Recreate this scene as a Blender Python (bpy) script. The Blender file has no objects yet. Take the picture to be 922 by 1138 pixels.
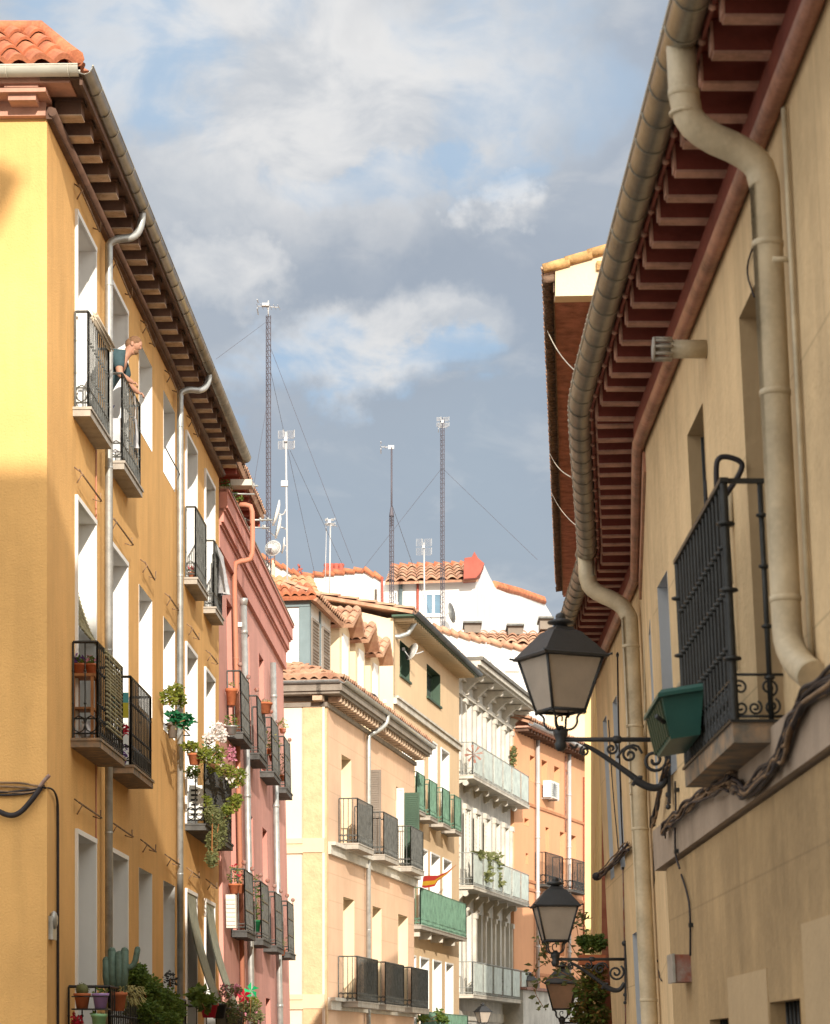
import bpy, math, random
from mathutils import Vector, Matrix
random.seed(7)
R = math.radians
# ------------------------------------------------------------------ camera
FPX, CX, HY = 2860.0, 461.0, 1175.0          # focal length, centre column and eye level, all in photo pixels
scn = bpy.context.scene
cd = bpy.data.cameras.new("camera"); cam = bpy.data.objects.new("camera", cd)
scn.collection.objects.link(cam); scn.camera = cam
cam.location = (0, 0, 0); cam.rotation_euler = (R(90), 0, 0)
cd.sensor_fit = 'VERTICAL'; cd.sensor_height = 36; cd.lens = 36*FPX/1138; cd.shift_y = (HY-569)/1138
cd.clip_start = 0.2; cd.clip_end = 3000
cd.dof.use_dof = True; cd.dof.focus_distance = 36; cd.dof.aperture_fstop = 6.3
# ------------------------------------------------------------------ light
SUN = Vector((.166, -.983, .34)).normalized()          # towards the sun
elev = math.asin(SUN.z); rot = math.atan2(SUN.x, SUN.y)
sl = bpy.data.lights.new("sun", 'SUN'); so = bpy.data.objects.new("sun", sl); scn.collection.objects.link(so)
sl.energy = 2.85; sl.angle = R(.32); sl.color = (1, .9, .76)
so.rotation_euler = SUN.to_track_quat('Z', 'Y').to_euler()
scn.view_settings.view_transform = 'Standard'; scn.view_settings.look = 'None'
scn.view_settings.exposure = 1.2; scn.view_settings.gamma = 1
# ------------------------------------------------------------------ sky
w = bpy.data.worlds.new("World"); scn.world = w; w.use_nodes = True
nt = w.node_tree; nt.nodes.clear(); N = nt.nodes.new; LK = nt.links.new
out = N('ShaderNodeOutputWorld'); bg = N('ShaderNodeBackground'); bg.inputs[1].default_value = .1
sky = N('ShaderNodeTexSky'); sky.sky_type = 'NISHITA'; sky.sun_disc = False
sky.sun_elevation = elev; sky.sun_rotation = rot; sky.air_density = 1.2; sky.dust_density = 1.5
tc = N('ShaderNodeTexCoord')
def vm(op, a, b=None, out_=0):
    n = N('ShaderNodeVectorMath'); n.operation = op
    for i, v in enumerate((a, b)):
        if v is None: continue
        if isinstance(v, tuple): n.inputs[i].default_value = v
        else: LK(v, n.inputs[i])
    return n.outputs[out_]
def mt(op, a, b=0.0, c=0.0, clamp=False):
    n = N('ShaderNodeMath'); n.operation = op; n.use_clamp = clamp
    for i, v in enumerate((a, b, c)):
        if isinstance(v, (int, float)): n.inputs[i].default_value = v
        else: LK(v, n.inputs[i])
    return n.outputs[0]
def rng(v, a, b, c=0., d=1.):
    n = N('ShaderNodeMapRange'); n.interpolation_type = 'SMOOTHSTEP'
    LK(v, n.inputs[0])
    for i, q in enumerate((a, b, c, d)): n.inputs[i+1].default_value = q
    return n.outputs[0]
def mixc(f, a, b):
    n = N('ShaderNodeMix'); n.data_type = 'RGBA'
    LK(f, n.inputs[0])
    for i, v in ((6, a), (7, b)):
        if isinstance(v, tuple): n.inputs[i].default_value = v
        else: LK(v, n.inputs[i])
    return n.outputs[2]
D = tc.outputs['Generated']
def noise(vec, sc, det=6, rough=.55, dist=0.):
    n = N('ShaderNodeTexNoise'); LK(vec, n.inputs['Vector']); n.inputs['Scale'].default_value = sc
    n.inputs['Detail'].default_value = det; n.inputs['Roughness'].default_value = rough; n.inputs['Distortion'].default_value = dist
    return n.outputs['Fac']
def dirpx(px, py): return Vector(((px-CX)/FPX, 1, (HY-py)/FPX)).normalized()
def warped(amount, sc, det=6):
    n = N('ShaderNodeTexNoise'); LK(D, n.inputs['Vector']); n.inputs['Scale'].default_value = sc; n.inputs['Detail'].default_value = det; n.inputs['Roughness'].default_value = .62
    c_ = vm('SUBTRACT', n.outputs['Color'], (.5, .5, .5)); c_ = vm('MULTIPLY', c_, (amount, amount, amount)); return vm('ADD', D, c_)
DW = warped(.10, 9, 9)
warp = noise(D, 14, 5, .6)
Ds = vm('MULTIPLY', D, (1, 1, 1.7))
big = noise(Ds, 7.5, 8, .52, .3)
fine = noise(Ds, 24, 7, .55, .4)
def blob(px, py, rad, sx=1., sz=1.):
    c = dirpx(px, py)
    d = vm('SUBTRACT', DW, tuple(c)); d = vm('MULTIPLY', d, (1/sx, 1, 1/sz))
    L = vm('LENGTH', d, None, 1)
    L = mt('ADD', L, mt('MULTIPLY', mt('SUBTRACT', warp, .5), .09)); L = mt('ADD', L, mt('MULTIPLY', mt('SUBTRACT', fine, .5), .05))
    return rng(L, rad/FPX, rad*.25/FPX)
CLOUDS_LIGHT = [(330, 70, 270, 1.5, .75, 1.), (60, 90, 120, 1.3, .9, .5), (400, 388, 110, 1.7, .5, 1.), (240, 285, 80, 1.1, .6, .9), (580, 235, 60, 1.5, .5, 1.), (470, 380, 60, 1.4, .5, .9), (200, 150, 110, 1, .9, .6),
                (480, 150, 110, 1.6, .6, .35), (550, 60, 150, 1.2, .8, .25), (20, 20, 120, 1, .6, .5)]
CLOUDS_DARK = [(420, 270, 170, 1.5, .55, .95), (330, 130, 120, 1.5, .5, .5), (520, 480, 260, 1.6, .8, .8), (400, 640, 330, 2.2, .9, .9), (620, 330, 150, 1, 1, .7)]
BLUES = [(430, 190, 60, 1.8, .4, .6), (308, 400, 75, 1.2, .7, 1.), (120, 50, 110, 1.4, .8, .8), (575, 205, 60, 1.2, .7, .8), (620, 60, 120, 1, 1, .5), (470, 425, 70, 1.8, .35, .9), (400, 10, 100, 2, .5, .5)]
def total(lst):
    acc = None
    for (x, y, r, sx, sz, a) in lst:
        b = mt('MULTIPLY', blob(x, y, r, sx, sz), a)
        acc = b if acc is None else mt('MAXIMUM', acc, b)
    return acc
lum = rng(big, .38, .64)
skycol = sky.outputs[0]
SKB = (2.0, 3.3, 5.2, 1)
base = mixc(rng(big, .3, .7), (2.75, 3.15, 3.75, 1), (3.5, 3.8, 4.2, 1))
base = mixc(mt('MULTIPLY', total(CLOUDS_DARK), rng(fine, .15, .6, .7, 1.)), base, (2.6, 2.98, 3.55, 1))
base = mixc(mt('MULTIPLY', total(CLOUDS_LIGHT), rng(fine, .3, .62, .35, 1.)), base, (5.9, 5.85, 5.8, 1))
base = mixc(mt('MULTIPLY', total(BLUES), rng(fine, .35, .6, .75, .25)), base, (2.5, 3.9, 5.6, 1))
base = mixc(rng(fine, .52, .72, 0, .4), base, (5.0, 5.0, 5.05, 1))
cover = rng(noise(D, 2.2, 3), .25, .45, .75, .97)
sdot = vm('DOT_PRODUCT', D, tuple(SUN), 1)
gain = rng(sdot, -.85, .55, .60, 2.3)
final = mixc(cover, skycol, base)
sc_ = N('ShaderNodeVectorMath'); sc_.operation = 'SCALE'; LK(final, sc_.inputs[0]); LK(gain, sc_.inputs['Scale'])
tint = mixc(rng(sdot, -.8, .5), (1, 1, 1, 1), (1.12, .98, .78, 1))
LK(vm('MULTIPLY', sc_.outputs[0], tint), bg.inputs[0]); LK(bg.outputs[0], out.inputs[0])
# ------------------------------------------------------------------ materials
MATS = {}
def mat(name, col, rough=.8, metal=0., var=.12, vs=1.5, bump=.15, bs=30, streak=0., spec=.3, col2=None, trans=0., lines=None):
    if name in MATS: return MATS[name]
    m = bpy.data.materials.new(name); m.use_nodes = True; t = m.node_tree; L = t.links.new
    b = t.nodes['Principled BSDF']; b.inputs['Roughness'].default_value = rough; b.inputs['Metallic'].default_value = metal
    b.inputs['Specular IOR Level'].default_value = spec
    g = t.nodes.new('ShaderNodeNewGeometry'); P = g.outputs['Position']
    def nz(sc, det=5, v=None, r=.55):
        n = t.nodes.new('ShaderNodeTexNoise'); n.inputs['Scale'].default_value = sc; n.inputs['Detail'].default_value = det; n.inputs['Roughness'].default_value = r
        L(v if v else P, n.inputs['Vector']); return n.outputs['Fac']
    def mr(v, a, b_, c, d):
        n = t.nodes.new('ShaderNodeMapRange'); L(v, n.inputs[0])
        for i, q in enumerate((a, b_, c, d)): n.inputs[i+1].default_value = q
        return n.outputs[0]
    def mx(f, a, b_, mode='MIX'):
        n = t.nodes.new('ShaderNodeMix'); n.data_type = 'RGBA'; n.blend_type = mode
        if isinstance(f, float): n.inputs[0].default_value = f
        else: L(f, n.inputs[0])
        for i, v in ((6, a), (7, b_)):
            if isinstance(v, tuple): n.inputs[i].default_value = v
            else: L(v, n.inputs[i])
        return n.outputs[2]
    c = tuple(col)+(1,)
    c2 = tuple(col2)+(1,) if col2 else tuple(x*(1-var*2.2) for x in col)+(1,)
    cc = mx(mr(nz(vs, 6), .35, .68, 0., 1.), c, c2)
    cc = mx(mr(nz(vs*9, 4), .45, .75, 0., var*1.6), cc, tuple(min(1, x*1.25) for x in col)+(1,))
    if streak:
        mp = t.nodes.new('ShaderNodeMapping'); mp.inputs['Scale'].default_value = (2.6, 2.6, .3); L(P, mp.inputs[0])
        s_ = mr(nz(1.6, 7, mp.outputs[0], .6), .46, .8, 0., streak)
        cc = mx(s_, cc, tuple(x*.42 for x in col)+(1,))
    if lines:                       # masonry courses: (height, darkness)
        sp = t.nodes.new('ShaderNodeSeparateXYZ'); L(P, sp.inputs[0])
        def m2(op, a, b_):
            n = t.nodes.new('ShaderNodeMath'); n.operation = op
            for i, v in enumerate((a, b_)):
                if isinstance(v, (int, float)): n.inputs[i].default_value = v
                else: L(v, n.inputs[i])
            return n.outputs[0]
        fz = m2('FRACT', m2('DIVIDE', m2('ADD', sp.outputs[2], 20), lines[0]), 0)
        ln = m2('LESS_THAN', fz, lines[2]/lines[0])
        fl = m2('FLOOR', m2('DIVIDE', m2('ADD', sp.outputs[2], 20), lines[0]), 0)
        fy = m2('FRACT', m2('ADD', m2('DIVIDE', sp.outputs[1], lines[3]), m2('MULTIPLY', fl, .5)), 0)
        lv = m2('LESS_THAN', fy, lines[2]/lines[3])
        cc = mx(m2('MULTIPLY', m2('MAXIMUM', ln, lv), lines[1]), cc, tuple(x*.35 for x in col)+(1,))
    L(cc, b.inputs['Base Color'])
    if bump:
        bn = t.nodes.new('ShaderNodeBump'); bn.inputs['Strength'].default_value = bump; bn.inputs['Distance'].default_value = .02
        L(nz(bs, 4), bn.inputs['Height']); L(bn.outputs[0], b.inputs['Normal'])
    if trans:
        tr = t.nodes.new('ShaderNodeBsdfTranslucent'); L(cc, tr.inputs[0]); ms = t.nodes.new('ShaderNodeMixShader'); ms.inputs[0].default_value = trans
        o_ = t.nodes['Material Output']; L(b.outputs[0], ms.inputs[1]); L(tr.outputs[0], ms.inputs[2]); L(ms.outputs[0], o_.inputs[0])
    MATS[name] = m; return m
M = dict(
 ochre=mat('ochre_plaster', (.74, .437, .165), .9, var=.09, vs=.5, bump=.4, bs=45, streak=.32),
 pink=mat('pink_plaster', (.61, .31, .265), .9, var=.08, vs=.8, bump=.2, bs=40, streak=.3),
 pinkband=mat('pink_band', (.59, .27, .225), .85, var=.08, bump=.1, streak=.15),
 cream=mat('cream_plaster', (.68, .46, .32), .9, var=.06, vs=.8, bump=.2, streak=.12, lines=(.62, .22, .025, 2.9)),
 creamf=mat('cream_stucco_smooth', (.72, .58, .40), .9, var=.04, vs=.8, bump=.15, streak=.06),
 quoin=mat('rough_stucco', (.66, .46, .28), .95, var=.08, vs=4, bump=1., bs=14),
 yel=mat('yellow_plaster', (.71, .53, .34), .9, var=.05, vs=.5, bump=.2, streak=.14),
 greyw=mat('weathered_white_stucco', (.60, .585, .55), .9, var=.16, vs=1.4, bump=.25, streak=.45),
 stone=mat('pale_cornice_stone', (.62, .585, .52), .9, var=.14, vs=2, bump=.3, bs=18, streak=.35),
 orange=mat('orange_plaster', (.70, .36, .20), .9, var=.05, vs=.6, bump=.2, streak=.14),
 white=mat('white_paint', (.8, .8, .79), .7, var=.03, bump=.06, streak=.04),
 whitewall=mat('white_render', (.70, .69, .68), .9, var=.05, bump=.15, streak=.10),
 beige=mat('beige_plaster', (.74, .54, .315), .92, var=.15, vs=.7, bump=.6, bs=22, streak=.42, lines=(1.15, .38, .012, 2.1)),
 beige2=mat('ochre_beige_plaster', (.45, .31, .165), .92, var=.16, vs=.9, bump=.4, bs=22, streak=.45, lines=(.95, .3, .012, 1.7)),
 patch=mat('repair_plaster', (.49, .355, .21), .92, var=.05, vs=2, bump=.3, bs=22, streak=.2),
 band=mat('grey_band_plaster', (.40, .31, .24), .9, var=.1, vs=1.5, bump=.3, bs=22, streak=.45),
 lemon=mat('lemon_plaster', (.76, .57, .27), .9, var=.06, vs=1, bump=.2, streak=.15),
 brick=mat('red_brick', (.30, .10, .06), .95, var=.2, vs=7, bump=.6, bs=25, streak=.2, col2=(.40, .17, .10)),
 rafter=mat('oxblood_rafter_paint', (.22, .05, .035), .6, var=.15, vs=3, bump=.25, bs=25, streak=.15),
 rafterend=mat('pale_lit_rafter_paint', (.60, .34, .26), .7, var=.22, vs=6, bump=.3, bs=30),  # bounced light on rafter undersides and ends is put into this paler red
 mould=mat('copper_brown_moulding', (.42, .19, .125), .42, var=.25, vs=5, bump=.35, bs=20, spec=.5),
 brownraf=mat('brown_timber', (.15, .085, .06), .75, var=.2, vs=4, bump=.3, bs=25),
 brownpale=mat('pale_brown_timber', (.60, .46, .34), .75, var=.2, vs=6, bump=.2, bs=30, col2=(.32, .22, .15)),
 pinkstone=mat('pink_brown_cornice', (.50, .27, .20), .7, var=.15, vs=4, bump=.2),
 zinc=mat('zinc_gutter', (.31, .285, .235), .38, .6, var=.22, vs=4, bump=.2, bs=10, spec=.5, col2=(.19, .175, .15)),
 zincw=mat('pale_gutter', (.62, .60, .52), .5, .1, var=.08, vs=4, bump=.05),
 galv=mat('galvanised_pipe', (.46, .47, .46), .45, .55, var=.15, vs=7, bump=.08, spec=.5),
 creampipe=mat('cream_pipe_paint', (.60, .50, .35), .5, var=.16, vs=4, bump=.3, bs=12, spec=.4, streak=.25),
 iron=mat('black_iron', (.028, .03, .031), .45, .3, var=.2, vs=9, bump=.2, bs=60, spec=.5),
 greyiron=mat('dusty_grey_iron', (.13, .135, .13), .6, .2, var=.25, vs=9, bump=.2, bs=60),
 greeniron=mat('green_painted_iron', (.14, .26, .19), .6, var=.2, vs=4, bump=.1),
 slab=mat('balcony_slab_stone', (.42, .385, .34), .9, var=.15, vs=5, bump=.3, streak=.25),
 slabdark=mat('dark_balcony_edge', (.10, .10, .098), .8, var=.25, vs=6, bump=.3),
 slabworn=mat('worn_painted_slab', (.16, .145, .125), .85, var=.3, vs=9, bump=.4, bs=20, streak=.3, col2=(.42, .27, .16)),
 tile=mat('terracotta_tile', (.48, .18, .09), .85, var=.3, vs=4, bump=.4, bs=40, col2=(.28, .09, .05)),
 oldtile=mat('weathered_roof_tile', (.34, .175, .115), .9, var=.4, vs=2.5, bump=.4, bs=30, col2=(.55, .36, .24)),
 redpaint=mat('red_painted_render', (.36, .085, .06), .7, var=.12, vs=2, bump=.15, streak=.15),
 orangepipe=mat('orange_pipe_paint', (.52, .22, .14), .6, var=.08, bump=.05),
 glass=mat('dark_window_glass', (.05, .06, .07), .06, var=.1, bump=0, spec=.8),
 shutter=mat('grey_brown_shutter', (.22, .185, .155), .7, var=.1, bump=.1),
 greenshut=mat('green_shutter', (.055, .10, .068), .6, var=.12, bump=.1),
 whiteshut=mat('white_shutter', (.66, .64, .58), .7, var=.08, bump=.1),
 bluegrey=mat('blue_grey_paint', (.16, .215, .235), .6, var=.1, bump=.1),
 terrac=mat('terracotta_pot', (.50, .16, .07), .8, var=.12, vs=8, bump=.2),
 leaf=mat('leaf_green', (.15, .21, .035), .55, var=.3, vs=7, bump=0, col2=(.05, .10, .022), trans=.35),
 leafy=mat('leaf_yellow_green', (.24, .25, .035), .55, var=.3, vs=9, bump=0, col2=(.10, .16, .03), trans=.35),
 leafpale=mat('leaf_olive', (.20, .215, .09), .6, var=.3, vs=9, bump=0, col2=(.11, .13, .05), trans=.3),
 leafem=mat('leaf_emerald', (.02, .17, .065), .5, var=.25, vs=9, bump=0, trans=.2),
 leafred=mat('leaf_autumn', (.22, .12, .03), .6, var=.3, vs=5, bump=0, col2=(.05, .10, .025), trans=.3),
 petalw=mat('petal_white', (.85, .80, .78), .6, var=.05, bump=0, trans=.3),
 petalp=mat('petal_pink', (.75, .30, .42), .6, var=.15, bump=0, trans=.3),
 petalr=mat('petal_red', (.55, .02, .05), .6, var=.1, bump=0),
 petalv=mat('petal_violet', (.17, .06, .33), .6, var=.2, bump=0),
 cactus=mat('cactus_blue_green', (.105, .17, .14), .6, var=.15, vs=20, bump=.1),
 straw=mat('dry_straw', (.30, .25, .10), .8, var=.25, vs=20, bump=.2, col2=(.17, .17, .06)),
 lilac=mat('lilac_plastic', (.36, .24, .55), .45, var=.03, bump=0, spec=.5),
 mint=mat('mint_plastic', (.25, .5, .27), .45, var=.03, bump=0, spec=.5),
 greenpl=mat('dark_green_plastic', (.018, .085, .072), .4, var=.12, vs=5, bump=.06, spec=.5, col2=(.03, .115, .10)),
 skin=mat('skin', (.45, .24, .165), .55, var=.06, vs=12, bump=.05),
 hair=mat('short_fair_hair', (.22, .12, .065), .8, var=.15, vs=40, bump=.3, bs=200),
 shirt=mat('teal_grey_shirt', (.045, .085, .10), .85, var=.1, vs=15, bump=.2),
 jeans=mat('dark_blue_trousers', (.02, .025, .07), .85, var=.1, vs=15, bump=.2),
 bamboo=mat('reed_blind', (.42, .38, .24), .8, var=.15, vs=14, bump=.2, col2=(.22, .21, .14)),
 reedgrey=mat('grey_reed_blind', (.33, .35, .28), .85, var=.15, vs=10, bump=.3, bs=60),
 wood=mat('varnished_wood', (.36, .16, .06), .6, var=.15, vs=8, bump=.1),
 cloth=mat('white_cloth', (.72, .72, .74), .9, var=.06, vs=8, bump=.4, bs=12, col2=(.50, .50, .54), trans=.2),
 cable=mat('black_cable', (.035, .03, .035), .6, var=.2, vs=12, bump=.1),
 cablet=mat('tan_cable', (.30, .19, .11), .7, var=.2, vs=12, bump=.1, col2=(.10, .07, .05)),
 cream_c=mat('cream_cable', (.60, .53, .43), .7, var=.08, bump=.05),
 mast=mat('grey_mast', (.10, .09, .11), .6, .2, var=.1, bump=.05),
 galvant=mat('pale_antenna_metal', (.50, .50, .51), .5, .2, var=.08, bump=.03),
 dish=mat('white_dish', (.78, .77, .75), .5, var=.05, bump=.03),
 acwhite=mat('white_appliance', (.74, .74, .70), .5, var=.05, bump=.03),
 lampblack=mat('lamp_black_paint', (.035, .037, .042), .5, .1, var=.1, vs=12, bump=.1, bs=50, spec=.45),
 frost=mat('frosted_lamp_glass', (.76, .69, .62), .35, var=.06, vs=6, bump=.05, spec=.5, trans=.55),
 mirror=mat('clear_lamp_glass', (.72, .50, .36), .2, var=.1, vs=6, bump=.05, spec=.6, trans=.55),
 flagred=mat('flag_red', (.62, .05, .035), .8, var=.05, bump=.1, trans=.35),
 flagyel=mat('flag_yellow', (.80, .48, .03), .8, var=.05, bump=.1, trans=.35),
 pwred=mat('pinwheel_red', (.62, .015, .05), .4, var=.02, bump=0),
 pwgreen=mat('pinwheel_green', (.01, .36, .13), .4, var=.02, bump=0),
 greymesh=mat('grey_screen_mat', (.17, .17, .165), .9, var=.2, vs=8, bump=.4, bs=60),
 greenmesh=mat('green_screen_mat', (.22, .31, .25), .9, var=.12, vs=4, bump=.4, bs=60),
 palemesh=mat('pale_green_glass_mat', (.60, .68, .64), .5, var=.15, vs=4, bump=.1),
 asphalt=mat('asphalt', (.055, .055, .055), .9, var=.15, vs=3, bump=.3),
 paving=mat('granite_paving', (.32, .30, .27), .9, var=.1, vs=2, bump=.3),
 creamwhite=mat('cream_white_stucco', (.76, .66, .54), .9, var=.03, vs=.8, bump=.12, streak=.05),
 paleiron=mat('pale_grey_iron', (.36, .38, .37), .6, .1, var=.15, vs=6, bump=.1),
 rust=mat('rusty_box', (.26, .085, .055), .8, var=.3, vs=12, bump=.4, col2=(.30, .26, .24)),
)
# ------------------------------------------------------------------ geometry helpers
class Frame:
    def __init__(s, px=None, Y=None, vp=CX, side=1, X=None, k=0., z0=0.):
        s.P = Vector((X if X is not None else (px-CX)*Y/FPX, Y)); d = Vector(((vp-CX)/FPX, 1)).normalized()
        s.d = d; s.n = Vector((d.y, -d.x))*side; s.k = k; s.z0 = z0; s.side = side
    def w(s, a, o, z):
        q = s.P + s.d*a + s.n*o; return Vector((q.x - s.k*(z-s.z0), q.y, z))
    def hit(s, px, py, o=0.):
        a = (px-CX)/FPX; c = (HY-py)/FPX
        Y = (o + s.P.dot(s.n) + s.k*s.z0*s.n.x)/((a + s.k*c)*s.n.x + s.n.y); z = c*Y
        q = Vector((a*Y + s.k*(z-s.z0), Y)) - s.P; return q.dot(s.d), z
    def s_at(s, px, z=0., o=0.):
        a = (px-CX)/FPX
        return (a*(s.P.y+s.n.y*o) - s.P.x - s.n.x*o + s.k*(z-s.z0))/(s.d.x - a*s.d.y)
class WF:                                   # plain world frame
    def __init__(s, o=(0, 0, 0)): s.o = Vector(o)
    def w(s, a, o, z): return s.o + Vector((a, o, z))
W0 = WF()
class MB:
    def __init__(s): s.v = []; s.f = []; s.sm = []
    def add(s, vs, fs, sm=False):
        b = len(s.v); s.v += [Vector(v) for v in vs]
        for f in fs: s.f.append([b+i for i in f]); s.sm.append(sm)
        return s
    def box(s, F, a0, a1, o0, o1, z0, z1):
        p = [F.w(a, o, z) for z in (z0, z1) for o in (o0, o1) for a in (a0, a1)]
        return s.add(p, [(0, 2, 3, 1), (4, 5, 7, 6), (0, 1, 5, 4), (2, 6, 7, 3), (0, 4, 6, 2), (1, 3, 7, 5)])
    def hexa(s, p):                         # 8 points: bottom 4 ring, top 4 ring
        return s.add(p, [(3, 2, 1, 0), (4, 5, 6, 7), (0, 1, 5, 4), (1, 2, 6, 5), (2, 3, 7, 6), (3, 0, 4, 7)])
    def tube(s, pts, r, n=8, cap=True, closed=False, r2=None):
        pts = [Vector(p) for p in pts]; m = len(pts); vs = []; up = Vector((0, 0, 1)); prev = None
        for i, p in enumerate(pts):
            if closed: t = pts[(i+1) % m]-pts[i-1]
            else: t = pts[min(i+1, m-1)]-pts[max(i-1, 0)]
            t.normalize()
            if prev is None: a = up if abs(t.z) < .9 else Vector((1, 0, 0)); x = t.cross(a).normalized()
            else: x = (prev - t*prev.dot(t)).normalized()
            prev = x; y = t.cross(x); rr = r if r2 is None else r+(r2-r)*i/(m-1)
            vs += [p + x*rr*math.cos(2*math.pi*j/n) + y*rr*math.sin(2*math.pi*j/n) for j in range(n)]
        fs = []
        for i in range(m if closed else m-1):
            A = i*n; B = ((i+1) % m)*n
            fs += [(A+j, A+(j+1) % n, B+(j+1) % n, B+j) for j in range(n)]
        s.add(vs, fs, n > 4)
        if cap and not closed:
            b = len(s.v)-len(vs); s.f.append([b+j for j in range(n)][::-1]); s.sm.append(False)
            s.f.append([b+(m-1)*n+j for j in range(n)]); s.sm.append(False)
        return s
    def lathe(s, c, prof, n=12, axis=Vector((0, 0, 1)), sx=1., sy=1.):
        c = Vector(c); q = axis.to_track_quat('Z', 'Y'); vs = []
        for (r, h) in prof: vs += [c + q @ Vector((r*sx*math.cos(2*math.pi*j/n), r*sy*math.sin(2*math.pi*j/n), h)) for j in range(n)]
        fs = []
        for i in range(len(prof)-1): fs += [(i*n+j, i*n+(j+1) % n, (i+1)*n+(j+1) % n, (i+1)*n+j) for j in range(n)]
        fs += [tuple(range(n))[::-1], tuple((len(prof)-1)*n+j for j in range(n))]
        return s.add(vs, fs, n > 6)
    def ball(s, c, r, n=8, sc=(1, 1, 1)):
        c = Vector(c); prof = []; vs = []; m = max(3, n//2)
        for i in range(1, m):
            a = math.pi*i/m; vs += [c+Vector((r*sc[0]*math.sin(a)*math.cos(2*math.pi*j/n), r*sc[1]*math.sin(a)*math.sin(2*math.pi*j/n), -r*sc[2]*math.cos(a))) for j in range(n)]
        k = len(vs); vs += [c-Vector((0, 0, r*sc[2])), c+Vector((0, 0, r*sc[2]))]; fs = []
        for i in range(m-2): fs += [(i*n+j, i*n+(j+1) % n, (i+1)*n+(j+1) % n, (i+1)*n+j) for j in range(n)]
        fs += [(k, (j+1) % n, j) for j in range(n)] + [(k+1, (m-2)*n+j, (m-2)*n+(j+1) % n) for j in range(n)]
        return s.add(vs, fs, True)
    def ring(s, F, a, o, z, r, t, n=12, plane='az', m=4):
        P = []
        for i in range(n):
            u = math.cos(2*math.pi*i/n)*r; v = math.sin(2*math.pi*i/n)*r
            P.append(F.w(a+u, o, z+v) if plane == 'az' else F.w(a, o+u, z+v))
        return s.tube(P, t, m, closed=True)
    def spiral(s, fn, r0, turns, t, n=22, m=5, sign=1, a0=0., shrink=.85):
        P = []
        for i in range(n+1):
            q = i/n; r = r0*(1-shrink*q); a = a0+sign*2*math.pi*turns*q; P.append(fn(r*math.cos(a), r*math.sin(a)))
        return s.tube(P, t, m)
    def leaves(s, pts, size, flat=0.4):
        for p in pts:
            p = Vector(p); sz = size*random.uniform(.6, 1.3)
            a = Vector((random.gauss(0, 1), random.gauss(0, 1), random.gauss(0, 1)*flat)).normalized(); b = a.cross(Vector((random.gauss(0, 1), random.gauss(0, 1), random.gauss(0, 1)))).normalized()
            c = a.cross(b)*sz*.12
            s.add([p, p+a*sz*.5+b*sz*.3+c, p+a*sz, p+a*sz*.5-b*sz*.3+c], [(0, 1, 2, 3)])
        return s
COL = scn.collection
def mkobj(name, mb, m, parent=None, loc=None, m2=None, cut=None):
    base = Vector(loc) if loc is not None else (Vector(parent['_o']) if parent is not None else Vector((0, 0, 0)))
    me = bpy.data.meshes.new(name); me.from_pydata([tuple(v-base) for v in mb.v], [], mb.f); me.materials.append(m)
    if m2 is not None:
        me.materials.append(m2)
        for p_ in me.polygons:
            if p_.index >= cut: p_.material_index = 1
    me.polygons.foreach_set('use_smooth', mb.sm); me.update()
    o = bpy.data.objects.new(name, me); COL.objects.link(o)
    if parent is not None: o.parent = parent
    else: o.location = base
    o['_o'] = tuple(base); return o
def thing(name, label, cat, loc, group=None):
    o = bpy.data.objects.new(name, None); o.empty_display_size = .2; COL.objects.link(o); o.location = loc; o['_o'] = tuple(loc)
    o['label'] = label; o['category'] = cat
    if group: o['group'] = group
    return o
def tag(o, label, cat, group=None):
    o['label'] = label; o['category'] = cat
    if group: o['group'] = group
    return o
def struct(name, mb, m):
    o = mkobj(name, mb, m, None, (0, 0, 0)); o['kind'] = 'structure'; return o
def solo(name, mb, m, label, cat, group=None, loc=None):
    if loc is None:
        n = len(mb.v); c = sum(mb.v, Vector())/n; loc = (c.x, c.y, min(v.z for v in mb.v))
    return tag(mkobj(name, mb, m, None, loc), label, cat, group)
GZ = -4.0
# wall with rectangular openings; the rest of the building closed behind it
def wall_mb(F, s0, s1, z0, z1, ops, dep, zt=None, near=True):
    mb = MB(); ss = sorted({s0, s1} | {min(max(v, s0), s1) for o in ops for v in o[:2]}); zs = sorted({z0, z1} | {v for o in ops for v in o[2:4]})
    for i in range(len(ss)-1):
        for j in range(len(zs)-1):
            a = (ss[i]+ss[i+1])/2; z = (zs[j]+zs[j+1])/2
            if ss[i+1]-ss[i] < 1e-5 or any(o[0] < a < o[1] and o[2] < z < o[3] for o in ops): continue
            mb.add([F.w(ss[i], 0, zs[j]), F.w(ss[i+1], 0, zs[j]), F.w(ss[i+1], 0, zs[j+1]), F.w(ss[i], 0, zs[j+1])], [(0, 1, 2, 3)])
    c = [F.w(s0, 0, z0), F.w(s1, 0, z0), F.w(s1, -dep, z0), F.w(s0, -dep, z0), F.w(s0, 0, z1), F.w(s1, 0, z1), F.w(s1, -dep, z1), F.w(s0, -dep, z1)]
    fs = [(1, 2, 6, 5), (2, 3, 7, 6), (4, 5, 6, 7)]
    if near: fs.append((3, 0, 4, 7))
    mb.add(c, fs); return mb
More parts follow.
